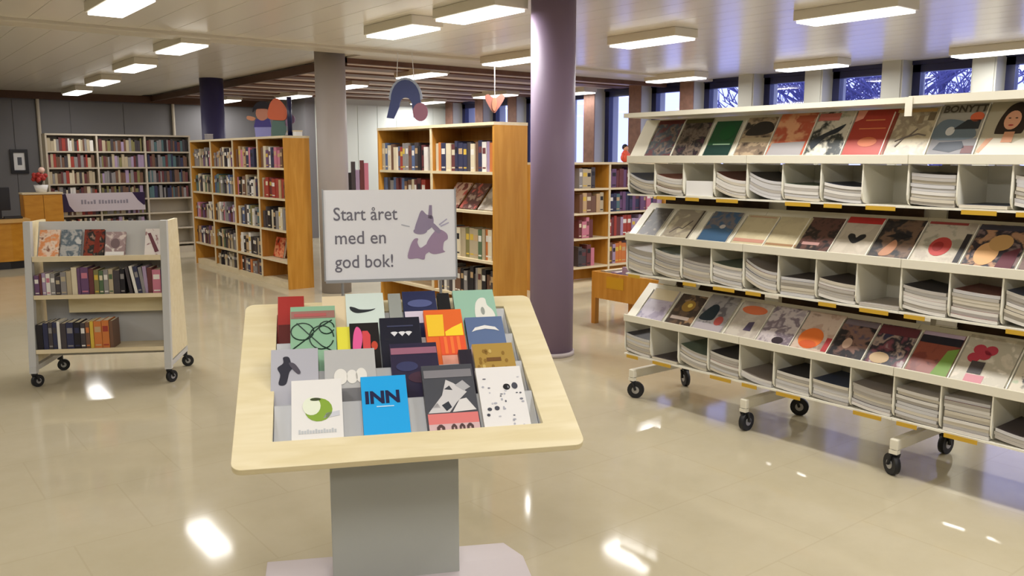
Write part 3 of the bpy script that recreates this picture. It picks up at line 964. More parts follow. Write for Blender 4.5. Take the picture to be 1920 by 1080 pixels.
# sign in a clear holder on the back edge
SG = TM @ Vector((0, TLEN - .02, 0))
sgn = thing('tabletop_sign', 'white sign reading Start året med en god bok on the display stand', 'sign',
            FST @ Matrix.Translation((TX + .002, SG.y + .012, SG.z + .098)) @ Matrix.Rotation(R(86), 4, 'X'))
SW, SH = .530, .362
MB().box(-SW / 2, SW / 2, 0, SH, -.006, 0).build('board', M['signboard'], sgn)
MB().box(-SW / 2 - .006, -SW / 2 - .0003, -.004, SH + .004, -.008, .003).build('frame_side', M['signframe'], sgn)
MB().box(SW / 2 + .0003, SW / 2 + .006, -.004, SH + .004, -.008, .003).build('frame_side', M['signframe'], sgn)
MB().box(-SW / 2, SW / 2, -.012, -.0003, -.012, .004).build('frame_rail', M['signframe'], sgn)
for s in (-1, 1):
    MB().cyl((s * .2, -.014, -.005), (s * .2, -.105, -.005), .006, 8).build('support', M['steel'], sgn)
text('Start året', .075, (-SW / 2 + .035, .240), sgn, M['ink'], bold=.0004, sx=.89)
text('med en', .075, (-SW / 2 + .037, .145), sgn, M['ink'], bold=.0004, sx=.93)
text('god bok!', .075, (-SW / 2 + .037, .048), sgn, M['ink'], bold=.0004, sx=.89)
# mauve drawing of a reading figure in a rocket-like hat: a few plain shapes
sx0 = SW / 2 - .20
def shp(name, pts, m, z=.0005):
    q = [(sx0 + p[0], p[1] * .96) for p in pts]
    patch(sgn, name, smooth(q) if 'stroke' not in name and 'whisker' not in name else q, m, z)
shp('drawing_stroke', [(.088, .255), (.094, .31), (.105, .31), (.106, .25)], M['mauve2'])
shp('drawing_head', [(.032, .205), (.045, .25), (.062, .288), (.083, .27), (.108, .262), (.108, .225), (.085, .202), (.055, .196)], M['mauve2'])
shp('drawing_chin', disc(.055, .20, .028, .014), M['mauve2'], .0008)
shp('drawing_neck', [(.09, .235), (.108, .235), (.14, .20), (.125, .19)], M['mauve2'], .0011)
shp('drawing_arm', [(.085, .158), (.125, .205), (.162, .19), (.168, .165), (.152, .15), (.148, .118), (.155, .108), (.105, .10), (.08, .125)], M['mauve'])
shp('drawing_wing', [(.002, .085), (.012, .135), (.028, .165), (.045, .168), (.042, .15), (.055, .128), (.085, .145), (.10, .12), (.075, .10), (.068, .078), (.04, .084)], M['mauve'], .0014)
shp('drawing_whisker', [(-.022, .226), (.012, .218), (.012, .222), (-.022, .231)], flat(176, 178, 190))
shp('drawing_whisker', [(.135, .222), (.168, .248), (.165, .252), (.132, .228)], flat(176, 172, 196))
shp('drawing_whisker', [(.14, .216), (.175, .232), (.173, .237), (.138, .222)], flat(176, 172, 196))

# books on the tray
def traybook(k, x, w, h, th, m, label, spine=None, off=.0, dx=0, rot=0., up=0.):
    y0, z0 = RB[k]
    h *= 1.07
    ang = R(TIL + BA)
    base = FST @ TM
    M4 = base @ Matrix.Translation((x, y0 + .003, z0 + .0015)) @ Matrix.Rotation(R(BA), 4, 'X') @ Matrix.Translation((0, up, th)) @ Matrix.Rotation(R(rot), 4, 'Z')
    o = thing('book', label, 'book', M4, 'books on the birch display stand')
    c = MB()
    c.box(-w / 2, w / 2, 0, h, -.003, 0, 0)
    c.box(-w / 2, w / 2, 0, h, -th, -th + .003, 1)
    c.box(-w / 2, -w / 2 + .004, 0, h, -th + .003, -.003, 1)
    c.build('cover', [m, spine or m], o, bevel=.0008)
    MB().box(-w / 2 + .0045, w / 2 - .003, .003, h - .003, -th + .0031, -.0031).build('page_block', M['paper'], o)
    return o
# front row
o = traybook(0, -.310, .170, .232, .026, flat(224, 222, 220), 'white book with a green crescent emblem on the display stand front row')
patch(o, 'green_disc', disc(.005, .125, .046), flat(130, 162, 56))
patch(o, 'pale_disc', disc(-.018, .14, .030, .036), flat(222, 228, 208), .0014)
patch(o, 'dark_leaf', disc(-.005, .166, .018, .006), flat(60, 70, 40), .0022)
patch(o, 'grey_shadow', [(.03, .11), (.075, .118), (.075, .098), (.02, .09)], flat(196, 198, 206))
for i in range(14):
    patch(o, 'letter_stroke', rect(-.062 + i * .009, -.0555 + i * .009, .034, .046 + .004 * (i % 3 == 0)), flat(186, 190, 194))
o = traybook(0, -.080, .158, .230, .030, flat(24, 160, 228), 'bright blue book titled INN on the display stand front row', spine=flat(20, 36, 66))
text('INN', .068, (-.069, .135), o, flat(20, 24, 66), bold=.0028, sx=1.0)
patch(o, 'white_line', rect(-.03, .03, .118, .122), flat(190, 220, 240))
o = traybook(0, .150, .184, .262, .028, flat(70, 72, 80), 'black and white mountain photo book with a red foot band, front row', spine=flat(60, 58, 64))
patch(o, 'sky', rect(-.086, .086, .225, .258), flat(126, 124, 130))
for q, c in (([(-.085, .08), (-.03, .15), (-.01, .215), (.015, .20), (.06, .16), (.02, .12), (-.01, .08)], (200, 198, 200)), ([(.0, .08), (.03, .13), (.055, .135), (.085, .085)], (214, 212, 212)),
             ([(.02, .19), (.05, .21), (.075, .18), (.05, .165)], (170, 170, 174)), ([(-.035, .11), (-.01, .125), (.0, .10), (-.02, .085)], (48, 52, 62)), ([(-.07, .10), (-.05, .12), (-.04, .10)], (190, 188, 192)),
             ([(-.02, .175), (.0, .19), (.01, .17)], (60, 62, 70))):
    patch(o, 'mountain', q, flat(*c), .0006 + .0002 * (q[0][0] > -.04))
patch(o, 'red_band', rect(-.088, .088, .034, .076), flat(214, 120, 118), .0012)
patch(o, 'pale_band', rect(-.088, .088, .002, .034), flat(206, 176, 178), .0012)
for xx, w_ in ((-.062, .028), (-.012, .02), (.016, .02), (.042, .024)):
    patch(o, 'letter_top', [(xx, .004), (xx, .022), (xx + w_ * .35, .032), (xx + w_ * .65, .032), (xx + w_, .022), (xx + w_, .004), (xx + w_ * .68, .004), (xx + w_ * .6, .02), (xx + w_ * .4, .02), (xx + w_ * .32, .004)], flat(84, 62, 62), .0022)
o = traybook(0, .338, .166, .246, .022, flat(228, 226, 226), 'white book with scattered black dots and a black disc, front row')
rb = random.Random(12)
patch(o, 'black_disc', disc(.02, .175, .013), flat(24, 24, 30))
for q in ((.05, .178, .011, .014), (-.055, .085, .008, .007), (-.028, .088, .009, .009), (-.062, .062, .006, .006)):
    patch(o, 'dark_dot', disc(q[0], q[1], q[2], q[3]), flat(70, 72, 84))
for i in range(26):
    a, b = rb.uniform(-.07, .07), rb.uniform(.012, .215)
    patch(o, 'grey_speck', disc(a, b, rb.uniform(.003, .007), rb.uniform(.002, .006), 8), flat(*rb.choice([(120, 122, 134), (170, 172, 184), (190, 190, 200), (90, 92, 104)])))
# second row
o = traybook(1, -.385, .165, .235, .028, flat(172, 172, 182), 'grey book with a dark dancing figure, second row by the tray side', spine=flat(20, 20, 24))
patch(o, 'dark_figure', smooth([(-.055, .10), (-.03, .10), (-.018, .15), (.0, .175), (-.01, .18), (-.02, .215), (-.04, .215), (-.04, .19), (-.06, .17), (-.05, .14)]), flat(40, 40, 54))
patch(o, 'dark_cloth', smooth([(-.02, .19), (.0, .185), (.02, .15), (.012, .14), (-.01, .165)]), flat(76, 72, 84), .0013)
o = traybook(1, -.190, .182, .225, .026, flat(178, 178, 178), 'silver grey book with pale bear shapes, second row of the display', spine=flat(24, 26, 30))
patch(o, 'dark_foot', rect(-.088, .088, .002, .07), flat(120, 120, 124))
for cx, cy, rx, ry in ((-.035, .12, .024, .034), (.005, .118, .02, .03), (.038, .122, .02, .032)):
    patch(o, 'pale_bear', disc(cx, cy, rx, ry), flat(222, 220, 214), .0012)
o = traybook(1, .045, .175, .238, .026, flat(40, 34, 62), 'dark violet book with a pink top strip, second row of the display')
patch(o, 'pink_strip', rect(-.085, .085, .205, .234), flat(150, 98, 120))
patch(o, 'blue_cloud', disc(-.03, .15, .04, .022), flat(54, 58, 96))
patch(o, 'plum_cloud', disc(.02, .10, .05, .025), flat(70, 44, 62))
o = traybook(1, .345, .155, .222, .024, flat(170, 138, 66), 'gold patterned book, second row by the right hand tray side' if False else 'gold patterned book beside the orange one, second row of the display', spine=flat(206, 200, 190))
patch(o, 'brown_title', rect(-.03, .025, .155, .172), flat(112, 76, 36))
rb = random.Random(4)
for i in range(16):
    patch(o, 'pattern_spot', disc(rb.uniform(-.065, .065), rb.uniform(.10, .21), .006, .009, 8), flat(*rb.choice([(196, 170, 100), (140, 106, 44)])), .0004)
o = traybook(1, .237, .05, .20, .026, flat(34, 28, 44), 'slim dark book squeezed beside the gold patterned book')
# third row
o = traybook(2, -.318, .168, .300, .026, flat(136, 176, 146), 'mint green book with black looping lines, tall, third row', spine=flat(26, 40, 34))
patch(o, 'brown_strip', rect(-.082, .082, .262, .297), flat(150, 108, 100))
patch(o, 'title_strip', rect(-.07, .05, .270, .285), flat(172, 90, 90), .0013)
def loop(o, pts, r, m):
    b = MB()
    for p, q in zip(pts, pts[1:]):
        b.cyl((p[0], p[1], .0008), (q[0], q[1], .0008), r, 5)
    b.build('black_line', m, o)
lm = flat(24, 48, 38)
loop(o, disc(-.04, .20, .042, .04, 20), .0025, lm)
loop(o, disc(.03, .17, .045, .055, 20), .0025, lm)
loop(o, [(-.075, .12), (-.03, .16), (.02, .215), (.07, .25)], .0025, lm)
loop(o, [(-.06, .24), (-.02, .19), (.03, .13), (.075, .10)], .0025, lm)
loop(o, disc(.05, .215, .028, .03, 16), .0025, lm)
o = traybook(2, -.204, .055, .205, .02, flat(222, 216, 70), 'narrow yellow book peeking out in the third row')
o = traybook(2, -.128, .11, .215, .026, flat(24, 20, 24), 'black book with pink and red figures, third row of the display')
patch(o, 'pink_figure', smooth([(-.045, .10), (-.02, .10), (-.008, .16), (-.015, .20), (-.03, .21), (-.042, .17)]), flat(222, 92, 150))
patch(o, 'red_figure', [(-.008, .10), (.02, .10), (.022, .17), (.012, .19), (-.008, .19)], flat(206, 72, 76), .0013)
patch(o, 'red_spot', disc(.035, .12, .012, .02), flat(190, 70, 50), .0013)
o = traybook(2, .010, .155, .235, .024, flat(22, 24, 42), 'navy book with small white figures, third row of the display')
for cx in (-.025, .005, .03):
    patch(o, 'white_figure', [(cx - .014, .178), (cx, .160), (cx + .014, .178), (cx + .006, .182), (cx - .006, .182)], flat(220, 220, 226))
patch(o, 'blue_line', rect(-.05, .05, .205, .212), flat(60, 64, 92))
patch(o, 'tan_spot', disc(-.01, .09, .016, .02), flat(180, 140, 100))
o = traybook(2, .182, .150, .262, .026, flat(226, 104, 44), 'orange and yellow book, tall and bright, third row of the display', spine=flat(206, 88, 40))
patch(o, 'yellow_field', [(-.068, .15), (-.005, .15), (.0, .255), (-.068, .255)], flat(240, 196, 50))
patch(o, 'yellow_field', [(.0, .15), (.07, .15), (.07, .21), (.03, .19), (.0, .17)], flat(246, 214, 52))
patch(o, 'red_field', rect(-.025, .07, .06, .148), flat(230, 88, 52))
for xx in (-.01, .015, .04):
    patch(o, 'red_stripe', rect(xx, xx + .012, .065, .145), flat(240, 122, 60), .0013)
patch(o, 'pale_field', rect(-.025, .07, .01, .058), flat(228, 160, 140))
o = traybook(2, .342, .150, .222, .024, flat(92, 112, 152), 'steel blue book with a white arc, third row of the display', spine=flat(30, 26, 34))
patch(o, 'white_arc', [(-.055, .165), (-.04, .185), (.0, .195), (.04, .185), (.055, .165), (.035, .172), (.0, .178), (-.035, .172)], flat(228, 228, 226))
# back row
o = traybook(3, -.402, .10, .235, .022, flat(160, 44, 40), 'red book behind the mint green book in the back row')
patch(o, 'dark_foot', rect(-.048, .048, .002, .11), flat(92, 28, 26))
o = traybook(3, -.232, .10, .230, .02, flat(222, 204, 170), 'cream book in the back row beside the mint green book')
o = traybook(3, -.115, .150, .236, .024, flat(208, 222, 216), 'pale mint white book with black bird shapes, back row', spine=flat(30, 38, 44))
patch(o, 'black_bird', smooth([(-.055, .165), (-.06, .185), (-.04, .18), (-.02, .17), (.02, .168), (.04, .172), (.02, .16), (-.03, .152)]), flat(40, 44, 50))
o = traybook(3, .005, .05, .232, .022, flat(150, 154, 150), 'slim grey book in the back row of the display')
o = traybook(3, .105, .135, .238, .024, flat(38, 44, 82), 'dark navy book with a pale foot band, back row', spine=flat(40, 44, 62))
patch(o, 'blue_cloud', disc(.0, .19, .05, .02), flat(84, 92, 140))
patch(o, 'pale_foot', rect(-.065, .065, .09, .15), flat(206, 196, 214))
o = traybook(3, .204, .05, .226, .022, flat(16, 16, 22), 'slim black book in the back row of the display')
o = traybook(3, .330, .170, .236, .022, flat(150, 190, 170), 'mint green book with a white horse shape, back row', spine=flat(120, 132, 126))
patch(o, 'white_horse', smooth([(.0, .10), (.0, .17), (.02, .205), (.045, .205), (.05, .17), (.07, .14), (.07, .10)]), flat(226, 226, 218))
patch(o, 'grey_shade', disc(.028, .14, .008, .02), flat(150, 156, 150), .0013)

# ------------------------------------------------------------------ magazine rack
U0, SLOT, NS = -.05, .2285, 12
FR = frame((3.955, 3.82, 0), -90)
rk = thing('magazine_rack', 'long cream magazine rack on casters with three tiers of bins', 'magazine rack', FR)
UE = U0 + SLOT * NS
MB().box(U0, U0 + SLOT * 8 - .002, -.042, .68, 1.805, 1.832).build('top_shelf', M['rack'], rk)
MB().box(U0 + SLOT * 8 + .002, UE, -.042, .68, 1.800, 1.836).build('top_shelf', M['rack'], rk)
MB().box(U0 + SLOT * 8 - .012, U0 + SLOT * 8 + .022, -.046, -.0425, 1.745, 1.832).build('joint_bracket', M['rack'], rk)
# tiers: lip height, bin bottom, tilt of the display panel, its length
TIERS = [(1.548, 1.330, 57, .30), (1.058, .822, 43, .31), (.528, .292, 43, .31)]
DEP = .30
for ti, (zl, zb, tl, PL) in enumerate(TIERS):
    dy, dz = PL * math.cos(R(tl)), PL * math.sin(R(tl))
    for u in range(3):
        a, b = U0 + u * 4 * SLOT + .001, U0 + (u + 1) * 4 * SLOT - .001
        MB().box(a, b, -.008, .004, zl - .022, zl + .022).build('lip', M['rack'], rk, bevel=.002)
        MB().prism([(.0045, zl - .004), (.0045 + dy, zl - .004 + dz), (.0125 + dy, zl - .010 + dz), (.0125, zl - .010)], a, b, 'x').build('display_panel', M['rack'], rk)
        MB().box(a, b, .004, DEP, zb - .010, zb).build('bin_floor', M['bin'], rk)
        MB().box(a, b, DEP, DEP + .008, zb - .010, zl - .03).build('bin_back', M['bin'], rk)
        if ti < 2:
            MB().box(a + .06, b - .06, DEP + .001, DEP + .007, zb - .14, zb - .0105).build('dark_gap_filler', M['gap_dark'], rk)['label'] = 'added dark brown filler for the dark contents behind the gap'  # added dark sheet standing in for dark contents of the rear side
        for k in range(4):
            xx = U0 + (u * 4 + k) * SLOT
            # yellow label strips clipped under the bins
            if (ti * 5 + u * 4 + k * 3) % 4 != 0:
                MB().box(xx + .03, xx + .03 + (.15 if k % 2 else .10), -.004, -.0005, zb - .026, zb - .006).build('label_strip', M['yellow'], rk)['label'] = 'yellow label strip'
    for k in range(NS + 1):
        xx = U0 + k * SLOT
        r = .05
        prof = [(.006, zl - .023)] + [(.006 + (r - r * math.cos(R(a_))) , zb + .0005 + (r - r * math.sin(R(a_)))) for a_ in (0, 25, 50, 70, 90)] + [(DEP - .001, zb + .0005), (DEP - .001, zl - .035)]
        MB().prism(prof, xx - .0035 if k else xx, xx + .0035, 'x').build('bin_divider', M['bin'], rk)
    # the other face of the rack, seen through the gaps and from the side
    for u in range(3):
        a, b = U0 + u * 4 * SLOT + .001, U0 + (u + 1) * 4 * SLOT - .001
        y2 = .645
        MB().box(a, b, y2 - .004, y2 + .008, zl - .022, zl + .022).build('lip', M['rack'], rk)
        MB().prism([(y2 - .0045, zl - .004), (y2 - .0045 - dy * .9, zl - .004 + dz * .9), (y2 - .0125 - dy * .9, zl - .010 + dz * .9), (y2 - .0125, zl - .010)], a, b, 'x').build('display_panel', M['rack'], rk)
        MB().box(a, b, y2 - .27, y2 - .004, zb - .010, zb).build('bin_floor', M['bin'], rk)
    for k in range(NS + 1):
        xx = U0 + k * SLOT
        MB().box(xx if k == 0 else xx - .0035, xx + .0035, y2 - .265, y2 - .005, zb + .0005, zl - .024).build('bin_divider', M['bin'], rk)
# frame
for u in range(4):
    xx = [.02, .905, 1.80, UE - .04][u]
    MB().box(xx - .02, xx + .02, .325, .365, .14, 1.80).build('upright', M['rack'], rk)
    MB().box(xx - .022, xx + .022, .0, .60, .135, .19).build('foot_bar', M['rack'], rk, bevel=.006)
    MB().box(xx - .021, xx + .021, -.002, .03, .115, .1345).build('foot_cap', M['rack'], rk)
    caster(rk, (xx, .02), .6 + u, .054, .03, .136)
    caster(rk, (xx, .53), -.5 + u, .054, .03, .136)
MB().box(.041, UE - .061, .33, .36, .225, .285).build('cross_beam', M['rack'], rk)
for z in (.75, 1.25):
    MB().box(.041, UE - .061, .335, .36, z, z + .05).build('cross_beam', M['rack'], rk)

# magazines facing out
def magazine(tier, x0, w, h, m, label, t=.006, lift=0.):
    zl, zb, tl, PL = TIERS[tier]
    F = FR @ Matrix.Translation((x0 + w / 2, .0055, zl + .0015)) @ Matrix.Rotation(R(tl), 4, 'X') @ Matrix.Translation((0, .004, .0 + t + .002))
    o = thing('magazine', label, 'magazine', F, 'magazines facing out on the rack')
    MB().box(-w / 2, w / 2, 0, h, -.0008, 0).build('front_cover', m, o)
    MB().box(-w / 2 + .001, w / 2 - .001, .001, h - .001, -t, -.0009).build('pages', M['magpaper'], o)
    c_, s_ = math.cos(R(tl)), math.sin(R(tl))
    dy, dz = (h * .96) * c_, (h * .96) * s_
    q = [(.006, zl + .001), (.006 + dy, zl + .001 + dz), (.006 + dy - s_ * .014, zl + .001 + dz + c_ * .014), (.006 - s_ * .008, zl + .001 + c_ * .014)]
    MB().prism(q, x0 - .010, x0 - .006, 'x').build('rib', M['bin'], rk)
    return o
def mast(o, w, h, col, th=.03, ink=None, words=None):
    patch(o, 'masthead', rect(-w / 2, w / 2, h - th, h - .002), flat(*col))
    if words:
        text(words, th * 1.0, (-w / 2 + .012, h - th * .85), o, flat(*ink), .0015, bold=.001)
K = srgb
mw, mh = .206, .275
a = U0 + .0
mg = lambda i: U0 + .155 + (i) * .2285 - .0385
# upper tier
o = magazine(0, .085, mw, mh, art([K(38, 36, 40), K(96, 44, 50), K(60, 70, 80), K(120, 100, 90), K(28, 28, 34)], 16, 1), 'colourful dark magazine, first on the upper tier at the column end')
mast(o, mw, mh, (96, 40, 40), .03)
o = magazine(0, .305, mw, mh, art([K(30, 28, 28), K(70, 58, 52), K(110, 96, 86), K(34, 32, 38), K(76, 44, 60)], 18, 2), 'dark multicoloured magazine next to the green one, upper tier')
mast(o, mw, mh, (90, 84, 50), .03)
o = magazine(0, .545, .18, .25, flat(30, 78, 48), 'green magazine with a dark foot on the upper tier')
patch(o, 'dark_foot', rect(-.09, .09, .002, .085), flat(24, 52, 46))
patch(o, 'dark_circle', disc(.02, .17, .055, .05), flat(20, 84, 44))
patch(o, 'pale_line', rect(-.05, .07, .086, .094), flat(150, 180, 150))
o = magazine(0, .765, .20, .265, art([K(60, 50, 42), K(120, 104, 88), K(170, 150, 124), K(40, 36, 34)], 14, 3), 'brown car magazine with a beige band on the upper tier')
patch(o, 'dark_car', smooth([(-.08, .15), (-.06, .20), (-.01, .235), (.06, .23), (.095, .19), (.08, .16), (.0, .145)]), flat(44, 40, 38))
patch(o, 'beige_band', rect(-.095, .095, .10, .13), flat(176, 160, 132))
o = magazine(0, .975, .225, .28, art([K(206, 120, 84), K(216, 160, 120), K(176, 84, 60), K(190, 150, 120)], 9, 4), 'orange painted-look magazine with a grey foot on the upper tier')
patch(o, 'grey_foot', [(-.11, .002), (.10, .002), (.10, .10), (-.10, .09)], flat(150, 146, 146))
patch(o, 'red_title', rect(.0, .10, .225, .265), flat(176, 92, 66))
o = magazine(0, 1.212, .205, .28, art([K(196, 190, 170), K(40, 46, 46), K(200, 196, 180), K(92, 120, 96)], 10, 5), 'white magazine with black and green shapes on the upper tier')
patch(o, 'red_title', rect(-.10, .02, .225, .27), flat(190, 110, 100))
patch(o, 'dark_bird', smooth([(-.07, .05), (-.02, .12), (.04, .15), (.07, .20), (.03, .18), (-.04, .14), (-.09, .10)]), flat(36, 44, 52), .0013)
o = magazine(0, 1.424, .222, .28, flat(164, 58, 46), 'plain red magazine with gold writing on the upper tier')
patch(o, 'gold_line', rect(-.05, .05, .215, .222), flat(206, 130, 80))
patch(o, 'gold_line', rect(-.07, .07, .165, .172), flat(206, 120, 76))
patch(o, 'gold_oval', disc(.0, .09, .05, .028), flat(200, 110, 70))
patch(o, 'pale_corner', [(-.108, .278), (-.06, .278), (-.07, .23), (-.108, .21)], flat(226, 160, 140))
o = magazine(0, 1.632, .21, .275, art([K(176, 164, 136), K(190, 178, 150), K(150, 138, 118), K(182, 170, 144)], 14, 6), 'beige knitting magazine with a leaf sketch on the upper tier')
loop(o, [(-.05, .06), (-.02, .11), (.04, .13), (.08, .12)], .004, flat(110, 100, 92))
loop(o, [(-.06, .09), (.0, .12), (.03, .16)], .004, flat(120, 108, 98))
patch(o, 'letter_block', rect(.015, .04, .19, .235), flat(140, 124, 100))
patch(o, 'letter_block', rect(.06, .092, .205, .25), flat(116, 102, 80))
patch(o, 'ochre_strip', rect(-.10, .09, .255, .273), flat(190, 156, 100))
bw, bh = .226, .30
o = magazine(0, 1.851, .205, bh, flat(170, 166, 156), 'home magazine with a blue-grey sofa scene and orange badge, upper tier')
patch(o, 'room_floor', rect(-.10, .10, .004, .10), flat(120, 118, 120))
patch(o, 'dark_table', [(-.08, .04), (-.06, .08), (.04, .085), (.06, .05), (.0, .025)], flat(40, 48, 60), .0013)
patch(o, 'blue_sofa', smooth([(-.10, .10), (-.09, .19), (-.03, .205), (.06, .17), (.08, .10)]), flat(104, 118, 130), .0013)
patch(o, 'dark_sofa', [(-.02, .15), (.03, .20), (.09, .20), (.09, .15)], flat(44, 48, 54), .002)
patch(o, 'white_cushion', disc(-.03, .14, .02, .024), flat(206, 206, 206), .002)
patch(o, 'red_rug', rect(.05, .098, .02, .06), flat(96, 50, 50), .0013)
patch(o, 'orange_badge', disc(.068, .215, .03, .026), flat(216, 106, 70), .002)
text('BONYTT', .052, (-.095, .245), o, flat(84, 78, 68), .0016, bold=.0015, sx=.95)
o = magazine(0, 2.066, .215, .30, flat(180, 172, 150), 'women magazine with a dark-haired woman in white, upper tier at the picture edge')
patch(o, 'white_blouse', [(-.10, .002), (-.095, .06), (-.06, .10), (-.01, .095), (.03, .07), (.07, .095), (.102, .09), (.105, .002)], flat(206, 200, 184))
patch(o, 'hair', smooth([(-.055, .13), (-.05, .20), (-.025, .265), (.015, .285), (.05, .262), (.065, .20), (.06, .13), (.04, .12), (-.04, .12)]), flat(46, 34, 30))
patch(o, 'neck', [(-.015, .075), (.03, .075), (.03, .13), (-.012, .13)], flat(206, 150, 118), .0018)
patch(o, 'face', disc(.004, .19, .034, .05), flat(222, 164, 132), .0024)
for s in (-1, 1):
    patch(o, 'eye', disc(.004 + s * .014, .20, .006, .003, 8), flat(50, 36, 34), .0033)
patch(o, 'mouth', disc(.004, .163, .011, .004, 10), flat(176, 60, 60), .0033)
patch(o, 'shoulder', [(-.104, .03), (-.08, .095), (-.05, .10), (-.09, .02)], flat(196, 146, 116), .0013)
o = magazine(0, 2.30, .22, .28, art([K(120, 130, 130), K(60, 66, 80), K(170, 160, 150)], 10, 7), 'grey-blue magazine beyond the woman cover on the upper tier')
# middle tier
mids = [
    (.035, .15, .25, [K(90, 84, 76), K(60, 54, 52), K(150, 140, 120)], 'grey-brown magazine, first on the middle tier at the column end'),
    (.235, .21, .25, [K(176, 166, 144), K(150, 140, 124), K(186, 176, 152)], 'pale grey magazine with a fine sketch on the middle tier'),
    (.515, .21, .25, [K(84, 96, 110), K(62, 92, 124), K(110, 104, 108), K(56, 88, 120)], 'blue seascape magazine on the middle tier'),
    (.765, .21, .24, [K(196, 184, 152), K(190, 178, 146)], 'plain cream magazine with a rose foot strip on the middle tier'),
    (.985, .20, .24, [K(192, 180, 148), K(184, 172, 142)], 'plain cream magazine with a brown foot strip on the middle tier'),
    (1.175, .20, .25, [K(50, 38, 36), K(90, 60, 54), K(36, 28, 30), K(120, 96, 84)], 'dark brown magazine on the middle tier after the cream ones'),
    (1.385, .198, .27, [K(176, 166, 150), K(186, 176, 160)], 'pale magazine with red head and black heart on the middle tier'),
    (1.592, .20, .27, [K(60, 50, 46), K(34, 32, 36), K(110, 86, 70), K(84, 70, 64)], 'dark bronze magazine at the rack joint on the middle tier'),
    (1.806, .225, .27, [K(170, 160, 146), K(186, 178, 162), K(150, 146, 130)], 'pale magazine with a red rose on the middle tier'),
    (2.046, .222, .27, [K(70, 56, 56), K(170, 130, 100), K(40, 36, 46), K(120, 100, 100)], 'dark magazine with a golden-haired baby on the middle tier'),
    (2.285, .225, .27, [K(60, 56, 60), K(120, 100, 96), K(36, 34, 40)], 'dark magazine beyond the baby cover on the middle tier')]
for i, (x0, w, h, cs, lab) in enumerate(mids):
    o = magazine(1, x0, w, h, art(cs, 13, 30 + i), lab)
    if i == 1: loop(o, [(-.06, .05), (-.02, .10), (.02, .09), (.06, .16)], .003, flat(110, 100, 96)); patch(o, 'dark_edge', rect(.092, .104, .004, .245), flat(70, 62, 58))
    if i == 2: patch(o, 'blue_sea', [(-.10, .004), (.10, .004), (.10, .09), (.02, .12), (-.10, .10)], flat(58, 88, 118)); patch(o, 'pale_boat', disc(.02, .13, .02, .016), flat(190, 184, 180), .0014)
    if i == 3: patch(o, 'rose_strip', rect(-.10, .10, .03, .055), flat(186, 136, 118)); patch(o, 'rose_line', rect(-.09, .09, .222, .23), flat(186, 150, 124))
    if i == 4: patch(o, 'brown_strip', rect(-.095, .095, .025, .04), flat(150, 116, 84))
    if i == 5: patch(o, 'pale_title', rect(-.07, .03, .05, .07), flat(170, 130, 124))
    if i == 6:
        patch(o, 'red_head', rect(-.097, .097, .225, .268), flat(178, 46, 44))
        patch(o, 'black_heart', smooth([(0, .085), (.045, .125), (.04, .15), (.015, .145), (0, .125), (-.015, .145), (-.04, .15), (-.045, .125)]), flat(30, 30, 34), .0012)
    if i == 7: patch(o, 'copper_figure', smooth([(-.05, .03), (-.02, .11), (.0, .13), (.02, .09), (.0, .03)]), flat(176, 126, 96)); patch(o, 'black_shape', [(-.06, .15), (.0, .18), (.07, .16), (.03, .14)], flat(22, 22, 28))
    if i == 8:
        patch(o, 'red_rose', disc(-.005, .11, .05, .06), flat(176, 60, 56)); patch(o, 'dark_petal', disc(-.015, .11, .025, .03), flat(146, 40, 40), .0013)
        patch(o, 'red_head', rect(-.11, .07, .252, .267), flat(150, 62, 60)); patch(o, 'dark_strip', rect(.085, .11, .02, .2), flat(40, 38, 42))
    if i == 9:
        patch(o, 'head_strip', rect(-.112, .112, .235, .266), flat(60, 58, 70)); patch(o, 'baby_face', disc(-.03, .09, .05, .07), flat(206, 160, 110)); patch(o, 'golden_hair', disc(.01, .16, .05, .05), flat(190, 150, 96), .0013)
        patch(o, 'plum_cloth', [(.03, .01), (.1, .01), (.1, .14), (.04, .1)], flat(90, 40, 52), .0013)
# lower tier
lows = [
    (.045, .21, .26, [K(140, 130, 150), K(170, 160, 176), K(110, 104, 130)], 'lavender magazine with a cream top, first on the lower tier'),
    (.285, .20, .25, [K(96, 76, 60), K(60, 48, 42), K(150, 120, 90)], 'brown magazine with a golden flower on the lower tier'),
    (.50, .215, .28, [K(120, 116, 120), K(150, 146, 146), K(96, 92, 98)], 'grey magazine with a dark teal figure on the lower tier'),
    (.745, .205, .27, [K(176, 166, 156), K(190, 182, 170)], 'pale magazine with an orange banner on the lower tier'),
    (.965, .215, .27, [K(160, 150, 156), K(190, 180, 180), K(120, 108, 118), K(176, 166, 170)], 'whitish lilac magazine with a dark foot spot on the lower tier'),
    (1.185, .215, .27, [K(176, 150, 134), K(196, 176, 160), K(150, 128, 116)], 'pale magazine with an orange pumpkin on the lower tier'),
    (1.405, .19, .26, [K(60, 48, 48), K(30, 28, 34), K(120, 90, 80), K(80, 70, 84)], 'dark film magazine with a small face on the lower tier'),
    (1.605, .20, .26, [K(50, 48, 70), K(150, 130, 120), K(36, 34, 44), K(110, 60, 70), K(180, 170, 170)], 'crowded blue and maroon puzzle magazine at the rack joint, lower tier'),
    (1.822, .198, .26, [K(110, 50, 44), K(130, 66, 52), K(90, 40, 40)], 'red and green magazine with a black head band on the lower tier'),
    (2.036, .235, .28, [K(196, 186, 168), K(176, 168, 150), K(206, 198, 182)], 'pale magazine with red flowers on the lower tier'),
    (2.29, .225, .28, [K(150, 160, 130), K(190, 180, 160), K(40, 34, 36)], 'greenish magazine with dark shapes at the picture edge, lower tier')]
